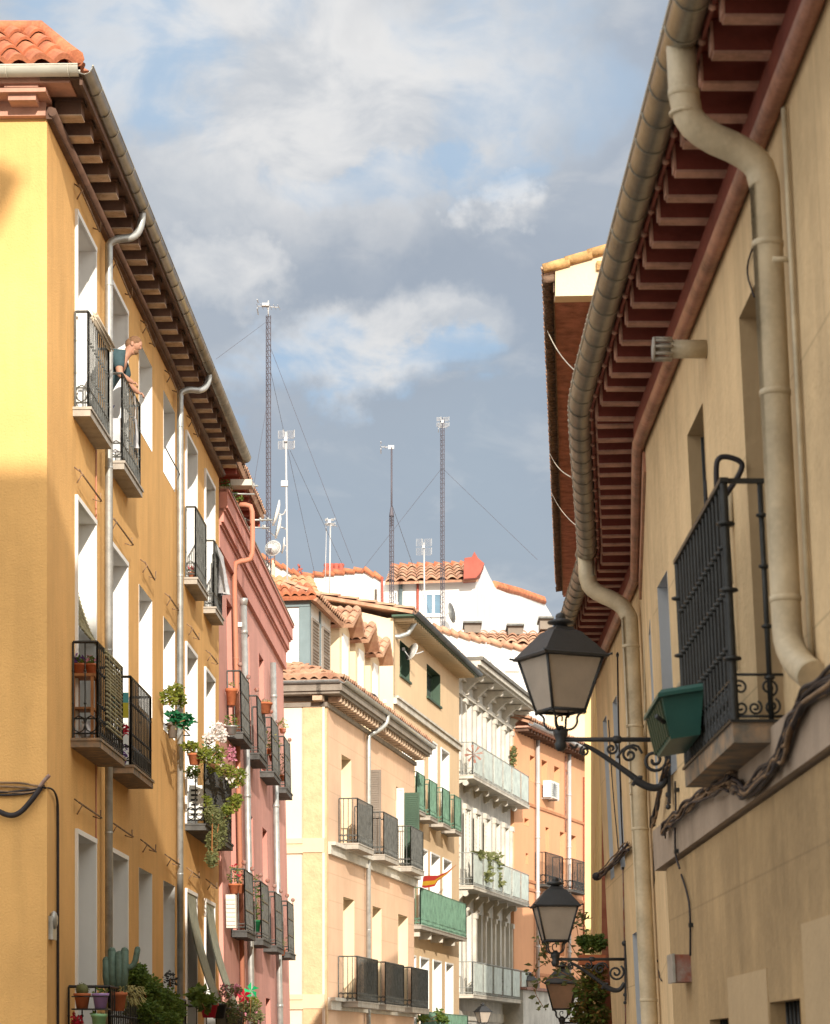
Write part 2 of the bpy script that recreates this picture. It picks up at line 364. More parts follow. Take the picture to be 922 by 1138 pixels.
def window(F, root, s0, s1, z0, z1, dep=.25, rev='white', fr='white', trim=0., sill=False, name='window', deep=.32, mull=True, bars=1):
    mb = MB(); e = .004
    P = lambda a, o, z: F.w(a, o, z)
    q = [(s0, z0), (s1, z0), (s1, z1), (s0, z1)]
    for i in range(4):                       # reveal lining, 15 mm thick boards
        (a, z), (b, y) = q[i], q[(i+1) % 4]
        mb.add([P(a, e, z), P(b, e, y), P(b, -dep, y), P(a, -dep, z)], [(0, 1, 2, 3)])
    t = .055; o1, o0 = -dep+.06, -dep
    mb.box(F, s0, s0+t, o0, o1, z0, z1); mb.box(F, s1-t, s1, o0, o1, z0, z1); mb.box(F, s0+t, s1-t, o0, o1, z1-t, z1); mb.box(F, s0+t, s1-t, o0, o1, z0, z0+t)
    if mull: m_ = (s0+s1)/2; mb.box(F, m_-.035, m_+.035, o0, o1, z0+t, z1-t)
    for i in range(bars): zz = z0+(z1-z0)*(i+1)/(bars+1)+.1; mb.box(F, s0+t, s1-t, o0+.01, o1-.01, zz, zz+.04)
    if trim:
        mb.box(F, s0-trim, s0, 0, .03, z0, z1); mb.box(F, s1, s1+trim, 0, .03, z0, z1); mb.box(F, s0-trim, s1+trim, 0, .034, z1, z1+trim)
    if sill: mb.box(F, s0-.06, s1+.06, 0, .06, z0-.06, z0)
    wd = mkobj(name, mb, M[rev], root)
    g = MB(); g.add([P(s0, o0+.02, z0), P(s1, o0+.02, z0), P(s1, o0+.02, z1), P(s0, o0+.02, z1)], [(0, 1, 2, 3)]); mkobj('pane', g, M['glass'], wd)
    return wd
def rail_mb(F, s0, s1, o1, z, h, gap=.11, r=.008, knobs=2, rings=0, sides=True, o_in=.02, rc=.016, rz=.14, tr=.016):
    mb = MB()
    def run(A, B, fn, ring_plane):
        n = max(1, round(abs(B-A)/gap))
        for i in range(n+1):
            a = A+(B-A)*i/n; rr = r*1.5 if i in (0, n) else r
            mb.tube([fn(a, z), fn(a, z+h)], rr, 5, False)
            for k in range(knobs): mb.ball(fn(a, z+h*(.36+.34*k)), r*2.1, 5)
        for zz, t in ((z+h, tr), (z+.05, r*1.2), (z+rz*1.05, r*1.1)):
            q0, q1 = fn(A, zz), fn(B, zz); mb.tube([q0, q1], t, 4)
        if rings:
            m_ = max(1, round(abs(B-A)/(rz*.72)))
            for i in range(m_):
                a = A+(B-A)*(i+.5)/m_
                c = fn(a, z+.05+rz*.5); u = (fn(a+.01, z)-fn(a-.01, z)).normalized()
                mb.tube([c+u*rz*.33*math.cos(q*math.pi/4)+Vector((0, 0, rz*.45*math.sin(q*math.pi/4))) for q in range(8)], r*.9, 4, closed=True)
    run(s0, s1, lambda a, q: F.w(a, o1, q), 'az')
    if sides:
        for e in (s0, s1): run(o_in, o1, lambda a, q, e=e: F.w(e, a, q), 'oz')
    return mb
def balcony(F, root, s0, s1, dep, z, h=1.03, th=.1, slabm='slab', railm='iron', **kw):
    mb = MB(); mb.box(F, s0-.03, s1+.03, 0, dep+.03, z-th, z); mb.box(F, s0-.045, s1+.045, 0, dep+.045, z-.03, z-.002)
    b = mkobj('balcony', mb, M[slabm], root)
    r = mkobj('railing', rail_mb(F, s0, s1, dep, z, h, **kw), M[railm], b)
    return b
def tiles_mb(p00, p10, p11, p01, tw=.2, rl=.38, amp=.045, skirt=.06):
    """p00->p10 eave edge, p01->p11 ridge edge"""
    p00, p10, p11, p01 = map(Vector, (p00, p10, p11, p01)); mb = MB()
    nu = max(1, round((p10-p00).length/tw)); nv = max(1, round(((p01-p00).length+(p11-p10).length)/2/rl)); q = 6
    nrm = (p10-p00).cross(p01-p00).normalized()
    if nrm.z < 0: nrm = -nrm
    for j in range(nv):
        jit = [random.uniform(-.012, .012) for _ in range(nu)]
        rows = []
        for t in (0, 1):
            v = (j+t*1.06)/nv; v = min(v, 1.)
            row = []
            for i in range(nu*q+1):
                u = i/(nu*q); ph = (i % q)/q; hh = amp*(1.25*abs(math.sin(math.pi*ph)) if True else 0) + (amp*.7 if t == 0 else 0)
                p = (p00*(1-u)+p10*u)*(1-v)+(p01*(1-u)+p11*u)*v
                row.append(p+nrm*(hh+jit[min(i//q, nu-1)]))
            rows.append(row)
        if True:
            low = [p-nrm*(skirt if j == 0 else .03) for p in rows[0]]
            rows = [low]+rows
        L_ = nu*q+1; vs = [p for r_ in rows for p in r_]; fs = []
        for a in range(len(rows)-1): fs += [(a*L_+i, a*L_+i+1, (a+1)*L_+i+1, (a+1)*L_+i) for i in range(L_-1)]
        mb.add(vs, fs)
    # solid deck below
    d = nrm*.05; mb.hexa([p00-d*2, p10-d*2, p11-d*2, p01-d*2, p00-d*.2, p10-d*.2, p11-d*.2, p01-d*.2])
    return mb
def smooth(pts, it=2):
    pts = [Vector(p) for p in pts]
    for _ in range(it):
        q = [pts[0]]
        for a, b in zip(pts, pts[1:]): q += [a*.75+b*.25, a*.25+b*.75]
        q.append(pts[-1]); pts = q
    return pts
def gutter_mb(pts, r, joint=.5, seg=10):
    mb = MB(); pts = [Vector(p) for p in pts]; vs = []; m = len(pts)
    prof = [(math.cos(math.pi+math.pi*j/seg), math.sin(math.pi+math.pi*j/seg)) for j in range(seg+1)]
    prof2 = [(c*.88, s_*.88) for c, s_ in prof[::-1]]; pr = prof+prof2; n = len(pr)
    for i, p in enumerate(pts):
        t = (pts[min(i+1, m-1)]-pts[max(i-1, 0)]).normalized(); x = Vector((t.y, -t.x, 0)).normalized()
        vs += [p+x*r*c+Vector((0, 0, r*s_)) for c, s_ in pr]
    fs = [(i*n+j, i*n+(j+1) % n, (i+1)*n+(j+1) % n, (i+1)*n+j) for i in range(m-1) for j in range(n)]
    fs += [tuple(range(n)), tuple((m-1)*n+j for j in range(n))[::-1]]
    mb.add(vs, fs, True)
    # seams
    acc = 0
    for a, b in zip(pts, pts[1:]):
        L_ = (b-a).length; k = joint-acc
        while k < L_:
            p = a+(b-a)*(k/L_); t = (b-a).normalized(); x = Vector((t.y, -t.x, 0))
            arc = [p+x*r*1.03*math.cos(math.pi+math.pi*j/10)+Vector((0, 0, r*1.03*math.sin(math.pi+math.pi*j/10))) for j in range(11)]
            mb.tube(arc, r*.05, 4); k += joint
        acc = (acc+L_) % joint
    # rolled lip on both edges
    for sg in (-1, 1):
        L = []
        for i, p in enumerate(pts):
            t = (pts[min(i+1, m-1)]-pts[max(i-1, 0)]).normalized(); x = Vector((t.y, -t.x, 0)).normalized(); L.append(p+x*r*sg*.98)
        mb.tube(L, r*.09, 5)
    return mb
def pipe_mb(pts, r, collars=(), n=12):
    mb = MB(); mb.tube(pts, r, n)
    for c in collars:
        c = Vector(c); mb.lathe(c-Vector((0, 0, .014)), [(r*1.0, 0), (r*1.07, .004), (r*1.07, .024), (r*1.0, .028)], n)
    return mb
def shutter_mb(F, s0, s1, o0, o1, z0, z1, n=16):
    mb = MB(); t = .05
    mb.box(F, s0, s0+t, o0, o1, z0, z1); mb.box(F, s1-t, s1, o0, o1, z0, z1)
    for zz in (z0, (z0+z1)/2-.03, z1-.06): mb.box(F, s0+t, s1-t, o0, o1, zz, zz+.06)
    for i in range(n):
        z = z0+.07+(z1-z0-.14)*i/n; mb.add([F.w(s0+t, o0, z), F.w(s1-t, o0, z), F.w(s1-t, o1, z+.05), F.w(s0+t, o1, z+.05)], [(0, 1, 2, 3)])
    mb.box(F, s0+t, s1-t, (o0+o1)/2-.003, (o0+o1)/2+.003, z0+.06, z1-.06)
    return mb
def shutter_side(F, s, o0, o1, z0, z1, n=16, th=.035):   # leaf opened at right angles to the wall
    mb = MB(); t = .05
    mb.box(F, s+.013, s+.017, o0+t, o1-t, z0, z1); mb.box(F, s, s+th, o0, o0+t, z0, z1); mb.box(F, s, s+th, o1-t, o1, z0, z1)
    for zz in (z0, (z0+z1)/2-.03, z1-.06): mb.box(F, s, s+th, o0+t, o1-t, zz, zz+.06)
    for i in range(n):
        z = z0+.07+(z1-z0-.14)*i/n; mb.hexa([F.w(s+.002, o0+t, z), F.w(s+.012, o0+t, z), F.w(s+.012, o1-t, z), F.w(s+.002, o1-t, z)] + [F.w(s+.018, o0+t, z+.05), F.w(s+.03, o0+t, z+.05), F.w(s+.03, o1-t, z+.05), F.w(s+.018, o1-t, z+.05)])
    return mb
# ================================================================== GROUND
g = MB(); prof = [(-400, -1.7), (4, -1.7), (24, GZ), (3000, GZ)]
for (y0, za), (y1, zb) in zip(prof, prof[1:]):
    g.add([(-3000, y0, za), (3000, y0, za), (3000, y1, zb), (-3000, y1, zb)], [(0, 1, 2, 3)])
struct('ground', g, M['paving'])
# street surface follows the bend of the street
cl = [(-.9, -40), (-.9, 0), (-.8, 24), (-.3, 50), (2.2, 75), (5.5, 92), (10, 106), (30, 140)]
def gz(y): return -1.7 if y < 4 else (GZ if y > 24 else -1.7+(GZ+1.7)*(y-4)/20)
rd = MB(); pts = smooth([(x, y, 0) for x, y in cl], 2); fine_ = []
for a, b in zip(pts, pts[1:]):
    k = max(1, int((b-a).length/2)); fine_ += [a+(b-a)*i/k for i in range(k)]
fine_.append(pts[-1])
def strip(o0, o1, h, th=.0):
    m = MB(); vs = []
    for i, p in enumerate(fine_):
        t = (fine_[min(i+1, len(fine_)-1)]-fine_[max(i-1, 0)]).normalized(); x = Vector((t.y, -t.x, 0))
        for o, hh in ((o0, h-th-.003), (o0, h), (o1, h), (o1, h-th-.003)):
            q = p+x*o; vs.append(Vector((q.x, q.y, gz(q.y)+hh)))
    n = len(fine_); m.add(vs, [(i*4+j, i*4+j+1, i*4+j+5, i*4+j+4) for i in range(n-1) for j in range(3)]); return m
struct('road', strip(-1.5, 1.4, .012), M['asphalt'])
struct('pavement', strip(-2.9, -1.5, .13, .12), M['paving']); struct('pavement', strip(1.4, 2.7, .13, .12), M['paving'])
# ================================================================== LEFT OCHRE HOUSE
FL = Frame(px=52, Y=26.1, vp=553)
house = thing('yellow_house', 'ochre yellow corner house with iron balconies and deep bracketed eaves, nearest on the left', 'house', tuple(FL.w(0, 0, GZ)))
cols = [2.4, 4.9, 7.3, 9.7, 12.2, 14.65]; hw = .62; ops = []
def L1op(i, z0, z1, **k):
    ops.append((cols[i]-hw, cols[i]+hw, z0, z1)); return ops[-1]
wins = []
for i in range(6):
    bal = i in (0, 1, 4, 5)
    wins.append((L1op(i, 7.0 if bal else 8.0, 9.12), bal)); wins.append((L1op(i, 3.42 if bal else 4.48, 6.03), bal)); wins.append((L1op(i, -.2, 2.42), bal))
    wins.append((L1op(i, -3.9, -1.4), False))
mkobj('wall', wall_mb(FL, 0, 16.1, GZ, 9.55, ops, 9), M['ochre'], house)
for (o, t) in wins: window(FL, house, *o, dep=.34, trim=.055 if t else 0)
# eaves
mb = MB()
mb.box(FL, -.05, 16.1, 0, .06, 9.5, 9.62); mb.tube([FL.w(-.08, .07, 9.56), FL.w(16.1, .07, 9.56)], .045, 8)
mkobj('eaves_moulding', mb, M['brownraf'], house)
mb = MB(); mb.box(FL, -.42, 16.1, .0, .40, 9.76, 9.80); mb.box(FL, -.42, 16.1, .40, .43, 9.70, 9.82)
mkobj('soffit', mb, M['brownraf'], house)
n = 27
for i in range(n):
    s = .12+i*.595; mb = MB(); mb.box(FL, s, s+.2, .06, .33, 9.60, 9.762); mb.box(FL, s-.02, s+.22, .06, .35, 9.735, 9.758)
    ct = len(mb.f); mb.box(FL, s-.003, s+.203, .06, .333, 9.59, 9.604); mkobj('rafter', mb, M['brownraf'], house, m2=M['brownpale'], cut=ct)  # dark sides and pale underside strip carry shade and light in their colours
# front cornice
mb = MB(); FF = Frame(X=FL.P.x, Y=FL.P.y, vp=553); 
def fw(x, o, z): return FL.w(-o, -x, z)     # x to the left along the front, o towards camera
class FR:                                    # frame of the front face
    def __init__(s, F, s0=0.): s.F = F; s.s0 = s0
    def w(s, a, o, z): return s.F.w(s.s0-o, -a, z)
FQ = FR(FL)
mb.box(FQ, -.0, 9, 0, .09, 9.52, 9.66); mb.box(FQ, -.05, 9, .0, .36, 9.66, 9.70); mb.box(FQ, -.36, 9, .0, .42, 9.80, 9.86); mb.box(FQ, -.3, 9, 0, .38, 9.74, 9.80)
mkobj('front_cornice', mb, M['pinkstone'], house)
for i in range(7):
    mb = MB(); a = .02+.04+i*1.25; mb.box(FQ, a, a+.28, .0, .30, 9.60, 9.74); mb.box(FQ, a-.03, a+.31, 0, .34, 9.715, 9.742); mkobj('bracket', mb, M['pinkstone'], house)
r_ = .088
gp = [fw(9, .46, 9.86), fw(-.4, .46, 9.86)]
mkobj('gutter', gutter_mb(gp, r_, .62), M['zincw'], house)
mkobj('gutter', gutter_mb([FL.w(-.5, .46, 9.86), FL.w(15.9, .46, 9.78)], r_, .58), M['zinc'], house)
A = fw(-.36, .38, 9.92); B = fw(9, .38, 9.92); Cc = Vector((-12.6, 27.2, 10.84)); Dd = Vector((-3.95, 27.2, 10.84))
E = FL.w(16.1, .38, 9.92); Ff = Vector((-3.42, 43.2, 10.84))
mb = tiles_mb(B, A, Dd, Cc, .23, .42, .06); mb2 = tiles_mb(A, E, Ff, Dd, .23, .42, .05)
rf = mkobj('roof', mb, M['tile'], house); mkobj('roof', mb2, M['tile'], house)
mb = MB(); mb.tube([A+Vector((0, 0, .06)), Dd+Vector((0, 0, .03)), Cc+Vector((0, 0, .03))], .085, 8); mkobj('ridge_tiles', mb, M['tile'], rf)
# rest of the roof behind the ridge
mb = MB(); mb.add([Dd, Ff, Ff+Vector((-5, 0, 1.5)), Dd+Vector((-5, 2, 1.2)), Cc], [(0, 1, 2, 3), (0, 3, 4)]); mkobj('roof', mb, M['tile'], house)
# downpipes
def sharp(P, e=.12):
    P = [Vector(p) for p in P]; q = [P[0]]
    for a, b, c in zip(P, P[1:], P[2:]):
        d0 = (a-b); d1 = (c-b); q += [b+d0.normalized()*min(e, d0.length*.4), b+(d0.normalized()+d1.normalized())*e*.22, b+d1.normalized()*min(e, d1.length*.4)]
    q.append(P[-1]); return q
def dp(F, root, s, zt, pr, o=.1, swan=None, m='galv', zb=GZ+.2, col=None, n=12):
    pts = [F.w(s, o, zb), F.w(s, o, zt)]
    if swan: pts = [F.w(s, o, zb), F.w(s, o, zt)] + [F.w(*q) for q in swan]
    P = [pts[0]] + smooth(pts[1:], 2)
    cs = col or [zt-.4-k*2.1 for k in range(8)]
    return mkobj('downpipe', pipe_mb(P, pr, [F.w(s, o, c) for c in cs if c > zb], n), M[m], root)
dp(FL, house, 3.5, 9.28, .045, swan=[(3.5, .1, 9.36), (3.52, .2, 9.42), (3.62, .38, 9.46), (3.68, .45, 9.62), (3.68, .46, 9.8)])
dp(FL, house, 10.15, 9.28, .045, swan=[(10.15, .1, 9.36), (10.2, .2, 9.42), (10.45, .38, 9.46), (10.6, .45, 9.62), (10.6, .46, 9.8)])
# thin conduit beside the pipe and the groove line
mb = MB(); mb.tube([FL.w(3.12, .012, GZ), FL.w(3.12, .012, 6.9)], .009, 5); mkobj('conduit', mb, M['orangepipe'], house)
# awning rods
for zr, (c0, c1) in ((6.3, (0, 6)), (2.72, (0, 6)), (9.36, (0, 5))):
    for i in range(c0, c1):
        s = cols[i]-.1; L_ = .72 if i < 2 else .48; e = random.uniform(-.02, .02)
        mb = MB(); mb.tube([FL.w(s-L_, .07, zr+.02), FL.w(s+L_*.9, .09+e, zr-.03+e)], .011, 5)
        mb.tube([FL.w(s-L_+.1, 0, zr+.07), FL.w(s-L_+.1, .09, zr), FL.w(s-L_+.1, .03, zr-.1)], .009, 5); mb.tube([FL.w(s+L_*.9, 0, zr), FL.w(s+L_*.9, .09, zr-.03), FL.w(s+L_*.9, .09, zr+.07)], .009, 5)
        mkobj('awning_rod', mb, M['cablet'], house)
# balconies
k1 = dict(gap=.135, r=.0085, rings=1, rz=.2)
balcony(FL, house, 1.62, 3.08, .16, 7.0, railm='greyiron', slabm='slab', **k1)
balcony(FL, house, 4.12, 5.62, .16, 7.0, railm='greyiron', slabm='slab', **k1)
balcony(FL, house, 11.45, 12.8, .16, 7.0, railm='greyiron', slabm='slab', **k1)
balcony(FL, house, 13.9, 15.0, .16, 7.0, railm='greyiron', slabm='slab', **k1)
balcony(FL, house, 1.48, 3.3, .28, 3.42, slabm='slabworn', railm='iron', **k1)
balcony(FL, house, 4.0, 5.72, .28, 3.42, slabm='slabworn', railm='iron', **k1)
balcony(FL, house, 11.55, 15.3, .28, 3.42, slabm='slabdark', railm='iron', **k1)
balcony(FL, house, 1.2, 7.9, .45, -.28, slabm='slabworn', railm='iron', **k1)
balcony(FL, house, 11.6, 15.6, .45, -.28, slabm='slabworn', railm='iron', **k1)
# window guards with a pot holder on two single windows
mb = MB()
for q in (0, 1): mb.tube([FL.w(9.1, .02, 4.55+.16*q), FL.w(9.1, .22, 4.55+.16*q), FL.w(10.3, .22, 4.55+.16*q), FL.w(10.3, .02, 4.55+.16*q)], .009, 5)
mkobj('window_guard', mb, M['iron'], house)
mb = MB(); mb.tube([FL.w(9.15, .02, 8.35), FL.w(9.15, .1, 8.2), FL.w(10.25, .1, 8.2), FL.w(10.25, .02, 8.35)], .009, 5); mkobj('window_guard', mb, M['iron'], house)
# small grey box low on the corner
mb = MB(); mb.box(FL, .08, .32, 0, .045, 1.2, 1.44); mb.ball(FL.w(.2, .035, 1.4), .09, 10, (.5, 1.2, 1.1)); solo('meter_box', mb, M['galv'], 'small rounded grey metal box on the ochre corner wall beside the black wires', 'box')
# ================================================================== PINK HOUSE
FP = Frame(X=FL.P.x, Y=FL.P.y, vp=553, k=.02, z0=5.5)
pink = thing('pink_house', 'salmon pink house with stepped cornice and rows of small balconies beyond the ochre house', 'house', tuple(FP.w(16.1, 0, GZ)))
pc = [18.15, 21.15, 24.1, 27.05]; ops = []
for c in pc:
    for z in (-1.4, 2.15, 5.52): ops.append((c-.5, c+.5, z, z+2.3 if z > 0 else z+2.55))
mkobj('wall', wall_mb(FP, 16.12, 29.4, GZ, 9.3, ops, 8), M['pink'], pink)
for o in ops: window(FP, pink, *o, dep=.22, rev='pinkband', mull=True)
for (za, zb, o) in ((8.37, 8.79, .07), (8.79, 9.02, .14), (9.02, 9.33, .21)):
    mb = MB(); mb.box(FP, 16.14, 29.4+o, 0, o, za, zb); mb.box(FP, 16.14, 29.42+o, 0, o+.03, zb-.05, zb-.003); mkobj('cornice', mb, M['pinkband'], pink)
mb = MB(); mb.box(FP, 16.14, 29.64, -.3, .25, 9.33, 9.37); mkobj('parapet_cap', mb, M['slabworn'], pink)
mb = MB(); mb.add([FP.w(16.12, -.1, 9.37), FP.w(29.4, -.1, 9.37), FP.w(29.4, -5, 11), FP.w(16.12, -5, 11)], [(0, 1, 2, 3)]); mkobj('roof', mb, M['oldtile'], pink)
# attic with a red soffit and tiled eave
mb = MB(); mb.box(FP, 16.14, 20.9, -3, -.1, 9.36, 9.95); mkobj('attic_wall', mb, M['redpaint'], pink)
mb = MB(); mb.box(FP, 16.14, 21.1, -.1, .30, 9.83, 9.88); mb.box(FP, 21.0, 21.1, -.1, .30, 9.7, 9.83)
for i in range(9): mb.box(FP, 16.4+i*.55, 16.5+i*.55, -.1, .28, 9.76, 9.83)
mkobj('soffit', mb, M['redpaint'], pink)
mkobj('attic_roof', tiles_mb(FP.w(16.14, .38, 9.93), FP.w(21.2, .38, 9.93), FP.w(21.2, -2.2, 10.9), FP.w(16.14, -2.2, 10.9), .2, .4, .05), M['oldtile'], pink)
for s in (17.25, 20.0):       # pipe brackets and bars poking out under the attic roof
    mb = MB(); mb.tube([FP.w(s, -.1, 9.62), FP.w(s, .62, 9.62)], .018, 6); mb.tube([FP.w(s+.1, -.1, 9.52), FP.w(s+.1, .55, 9.50)], .014, 6)
    for q in range(4): mb.ball(FP.w(s, .12+.14*q, 9.64), .03, 6)
    mkobj('bracket', mb, M['galv'], pink)
mb = MB(); mb.box(FP, 16.3, 16.62, .25, .6, 9.42, 9.52); mkobj('shelf', mb, M['stone'], pink)
op_ = [FP.w(18.45, .12, 9.56), FP.w(18.45, .40, 9.56), FP.w(18.45, .40, 9.0), FP.w(18.45, .38, 8.6), FP.w(18.45, .08, 8.58), FP.w(18.45, .07, 8.2), FP.w(18.45, .07, 7.9), FP.w(18.45, .07, -1)]
mkobj('orange_drainpipe', pipe_mb(sharp(op_), .045, [FP.w(18.45, .07, 6.9), FP.w(18.45, .07, 5.)], 10), M['orangepipe'], pink)
mb = MB(); pp = [FP.w(19.5, .12, -3.5), FP.w(19.5, .12, 8.05)]; mb.tube(pp, .058, 12)
for z in (7.5, 6.6, 4.6, 2.6, .6): mb.lathe(FP.w(19.5, .12, z), [(.06, 0), (.068, .005), (.068, .06), (.06, .065)], 12)
mb.lathe(FP.w(19.5, .12, 8.0), [(.06, 0), (.075, .1), (.07, .13)], 12); mb.box(FP, 19.45, 19.55, 0, .1, 7.62, 7.7); mkobj('downpipe', mb, M['galv'], pink)
mb = MB(); mb.tube([FP.w(25.45, .12, -3.5), FP.w(25.45, .12, 7.9)], .06, 12)
for z in (7.2, 5.0, 3., 1.): mb.lathe(FP.w(25.45, .12, z), [(.062, 0), (.07, .005), (.07, .06), (.062, .065)], 12)
mkobj('downpipe', mb, M['galv'], pink)
for j, z in enumerate((5.5, 2.15, -1.35)):
    for c in pc:
        dep = .24; c_ = c
        b = balcony(FP, pink, c_-.75, c_+.72, dep, z, th=.12, slabm='slabdark', railm='greyiron', gap=.09, r=.009, knobs=0, rz=.1)
        mb = MB(); 
        for e in (.34, .68): mb.box(FP, c_-.74, c_+.71, dep-.012, dep+.012, z+e, z+e+.022)
        mkobj('cross_bar', mb, M['iron'], b)
        for e in (c_-.74, c_+.71): mb = MB(); mb.tube([FP.w(e, dep, z+1.0), FP.w(e, dep, z+1.09)], .012, 6); mb.ball(FP.w(e, dep, z+1.14), .045, 8); mkobj('finial', mb, M['rust'], b)
# ================================================================== CREAM CORNER HOUSE
C1 = Frame(px=361, Y=58, vp=950); E1 = C1.s_at(460, 4)
cream = thing('corner_house', 'peach coloured corner house with a bracketed grey cornice and tiled dormers on its roof', 'house', tuple(C1.w(0, 0, GZ)))
def ops_px(F, specs):
    o = []
    for (pn, pf, py, zb, py_at) in specs:
        s0, z1 = F.hit(pn, py); s1 = F.s_at(pf, z1)
        o.append((s0, s1, zb, z1))
    return o
zA, zB, zC_ = 4.95, 1.3, -2.3
o1 = ops_px(C1, [(379, 390, 822, zA, 0), (409, 419, 843, zA, 0), (439.6, 449, 860, zA, 0)])
o2 = ops_px(C1, [(381, 393.4, 980, zB, 0), (413.5, 423.6, 991, zB, 0), (442, 453, 1001, zB, 0)])
o1 = [(a, b, c, 7.05) for a, b, c, d in o1]; o2 = [(a, b, c, 3.75) for a, b, c, d in o2]
o3 = [(a, b, -2.2, .3) for a, b, c, d in o2]
mkobj('wall', wall_mb(C1, 0, E1, GZ, 7.95, o1+o2+o3, 7), M['cream'], cream)
for o in o1+o2+o3: window(C1, cream, *o, dep=.3, rev='creamf', name='window')
QF = FR(C1)
mb = MB(); mb.box(QF, 0.05, .5, 0, .03, GZ, 7.9); mb.box(C1, .03, .25, 0, .03, GZ, 7.9); mkobj('quoin', mb, M['quoin'], cream)
mb = MB(); mb.box(QF, .53, 7, 0, .02, GZ, 7.9); mb.box(QF, 0., .055, 0, .045, GZ, 7.9); mkobj('front_face', mb, M['creamwhite'], cream)
for z in (4.72, 1.2):
    mb = MB(); mb.box(QF, .0, 7, 0, .06, z-.1, z+.22); mb.box(QF, .5, 7, 0, .09, z+.1, z+.2); mb.box(QF, .5, 7, 0, .08, z-.12, z-.04); mkobj('string_course', mb, M['creamf'], cream)
    mb = MB(); mb.box(C1, .2, E1, 0, .10, z-.12, z+.08); mb.box(C1, .2, E1, 0, .2, z+.08, z+.16); mkobj('string_course', mb, M['stone'], cream)
mb = MB()
for (o, za, zb) in ((.06, 7.9, 8.0), (.42, 8.14, 8.2), (.48, 8.2, 8.36)):
    mb.box(C1, -o, E1+.1, -.1, o, za, zb); mb.box(QF, 0, 7, -.1, o, za, zb)
mkobj('cornice', mb, M['greyiron'] if False else mat('grey_brown_cornice', (.27, .235, .20), .8, var=.15, vs=4, bump=.2), cream)
for i in range(34):
    s = .05+i*(E1-.1)/34; mb = MB(); mb.box(C1, s, s+.13, .06, .36, 8.01, 8.13); mkobj('cornice_bracket', mb, M['brownpale'], cream)
for i in range(4): mb = MB(); mb.box(QF, .0+i*1.0, .22+i*1., .06, .34, 8.01, 8.13); mkobj('cornice_bracket', mb, M['brownpale'], cream)
mkobj('gutter', gutter_mb([QF.w(7, .52, 8.42), QF.w(-.45, .52, 8.42)], .07, 1.2, 6), M['galv'], cream)
mkobj('gutter', gutter_mb([C1.w(-.5, .52, 8.42), C1.w(E1+.2, .52, 8.42)], .07, 1.2, 6), M['galv'], cream)
rp = [QF.w(6.5, .48, 8.46), QF.w(-.45, .48, 8.46), C1.w(.9, -.9, 9.0), C1.w(.9, -6.5, 9.0)]
mkobj('roof', tiles_mb(*rp, .24, .45, .07, .08), M['oldtile'], cream)
mkobj('roof', tiles_mb(C1.w(-.45, .48, 8.46), C1.w(E1, .48, 8.46), C1.w(E1, -.9, 9.0), C1.w(.9, -.9, 9.0), .24, .45, .07), M['oldtile'], cream)
# attic: front bay with blue-grey posts, then dormers
mb = MB(); mb.box(C1, .75, 3.3, -6, -.55, 8.5, 10.45); mkobj('attic_wall', mb, M['whitewall'], cream)
mb = MB(); mb.box(C1, .70, .85, -.75, -.5, 8.6, 10.45); mb.box(C1, 1.95, 2.07, -.6, -.52, 8.6, 10.4); mb.box(C1, .68, .74, -6, -.5, 10.3, 10.47); mkobj('attic_post', mb, M['bluegrey'], cream)
for s in (1.0, 2.25): mkobj('shutter', shutter_mb(C1, s, s+.8, -.55, -.5, 8.75, 10.1), M['shutter'], cream)
mb = tiles_mb(C1.w(.45, -6, 10.5), C1.w(.45, -.3, 10.5), C1.w(1.3, -.6, 10.9), C1.w(1.3, -6, 10.9), .2, .4, .06); rA = mkobj('attic_roof', mb, M['tile'], cream)
mkobj('attic_roof', tiles_mb(C1.w(.45, -.25, 10.45), C1.w(3.5, -.25, 10.35), C1.w(3.4, -1.2, 10.95), C1.w(1.0, -1.2, 10.95), .2, .4, .06), M['oldtile'], cream)
for i, s in enumerate((3.9, 5.9, 7.9)):
    zt = 10.55-.05*i
    mb = MB(); mb.box(C1, s, s+1.25, -2.5, -.45, 8.7, zt); dm = mkobj('dormer', mb, M['creamf'], cream)
    wmb = MB(); wmb.box(C1, s+.3, s+.95, -.46, -.42, 8.95, zt-.3); mkobj('dormer_window', wmb, M['white'], dm)
    mkobj('dormer_roof', tiles_mb(C1.w(s-.15, -.1, zt-.15), C1.w(s-.15, -2.5, zt-.15), C1.w(s+.62, -2.5, zt+.35), C1.w(s+.62, -.05, zt+.35), .2, .35, .06), M['oldtile'], dm)
    mkobj('dormer_roof', tiles_mb(C1.w(s+1.4, -.1, zt-.15), C1.w(s+1.4, -2.5, zt-.15), C1.w(s+.62, -2.5, zt+.35), C1.w(s+.62, -.05, zt+.35), .2, .35, .06), M['oldtile'], dm)
sdp = C1.s_at(405, 5)
dp(C1, cream, sdp, 7.7, .055, swan=[(sdp, .1, 7.85), (sdp+.1, .3, 7.95), (sdp+.3, .5, 8.15), (sdp+.3, .52, 8.38)])
for z, o_ in ((zA, o1), (zB, o2)):
    for i, o in enumerate(o_):
        c = (o[0]+o[1])/2; wv = .95
        if z == zB: wv = 1.3
        b = balcony(C1, cream, c-wv, c+wv, .45, z, th=.14, slabm='slab', railm='greyiron', gap=.11, r=.010, rings=1, rz=.16, knobs=0)
        mb = MB(); q0 = c-.2 if z == zB else c-.9
        mb.box(C1, q0, c+wv-.04, .425, .44, z+.12, z+.95); mkobj('reed_screen', mb, M['greymesh'] if z == zB else M['shutter'], b)
mkobj('shutter', shutter_side(C1, o1[1][0]-.02, .02, .32, zA+.05, 7.05, 34), M['shutter'], cream)
mkobj('shutter', shutter_side(C1, o1[2][0]-.02, .02, .22, zA+.05, 7.0, 34), M['whiteshut'], cream)
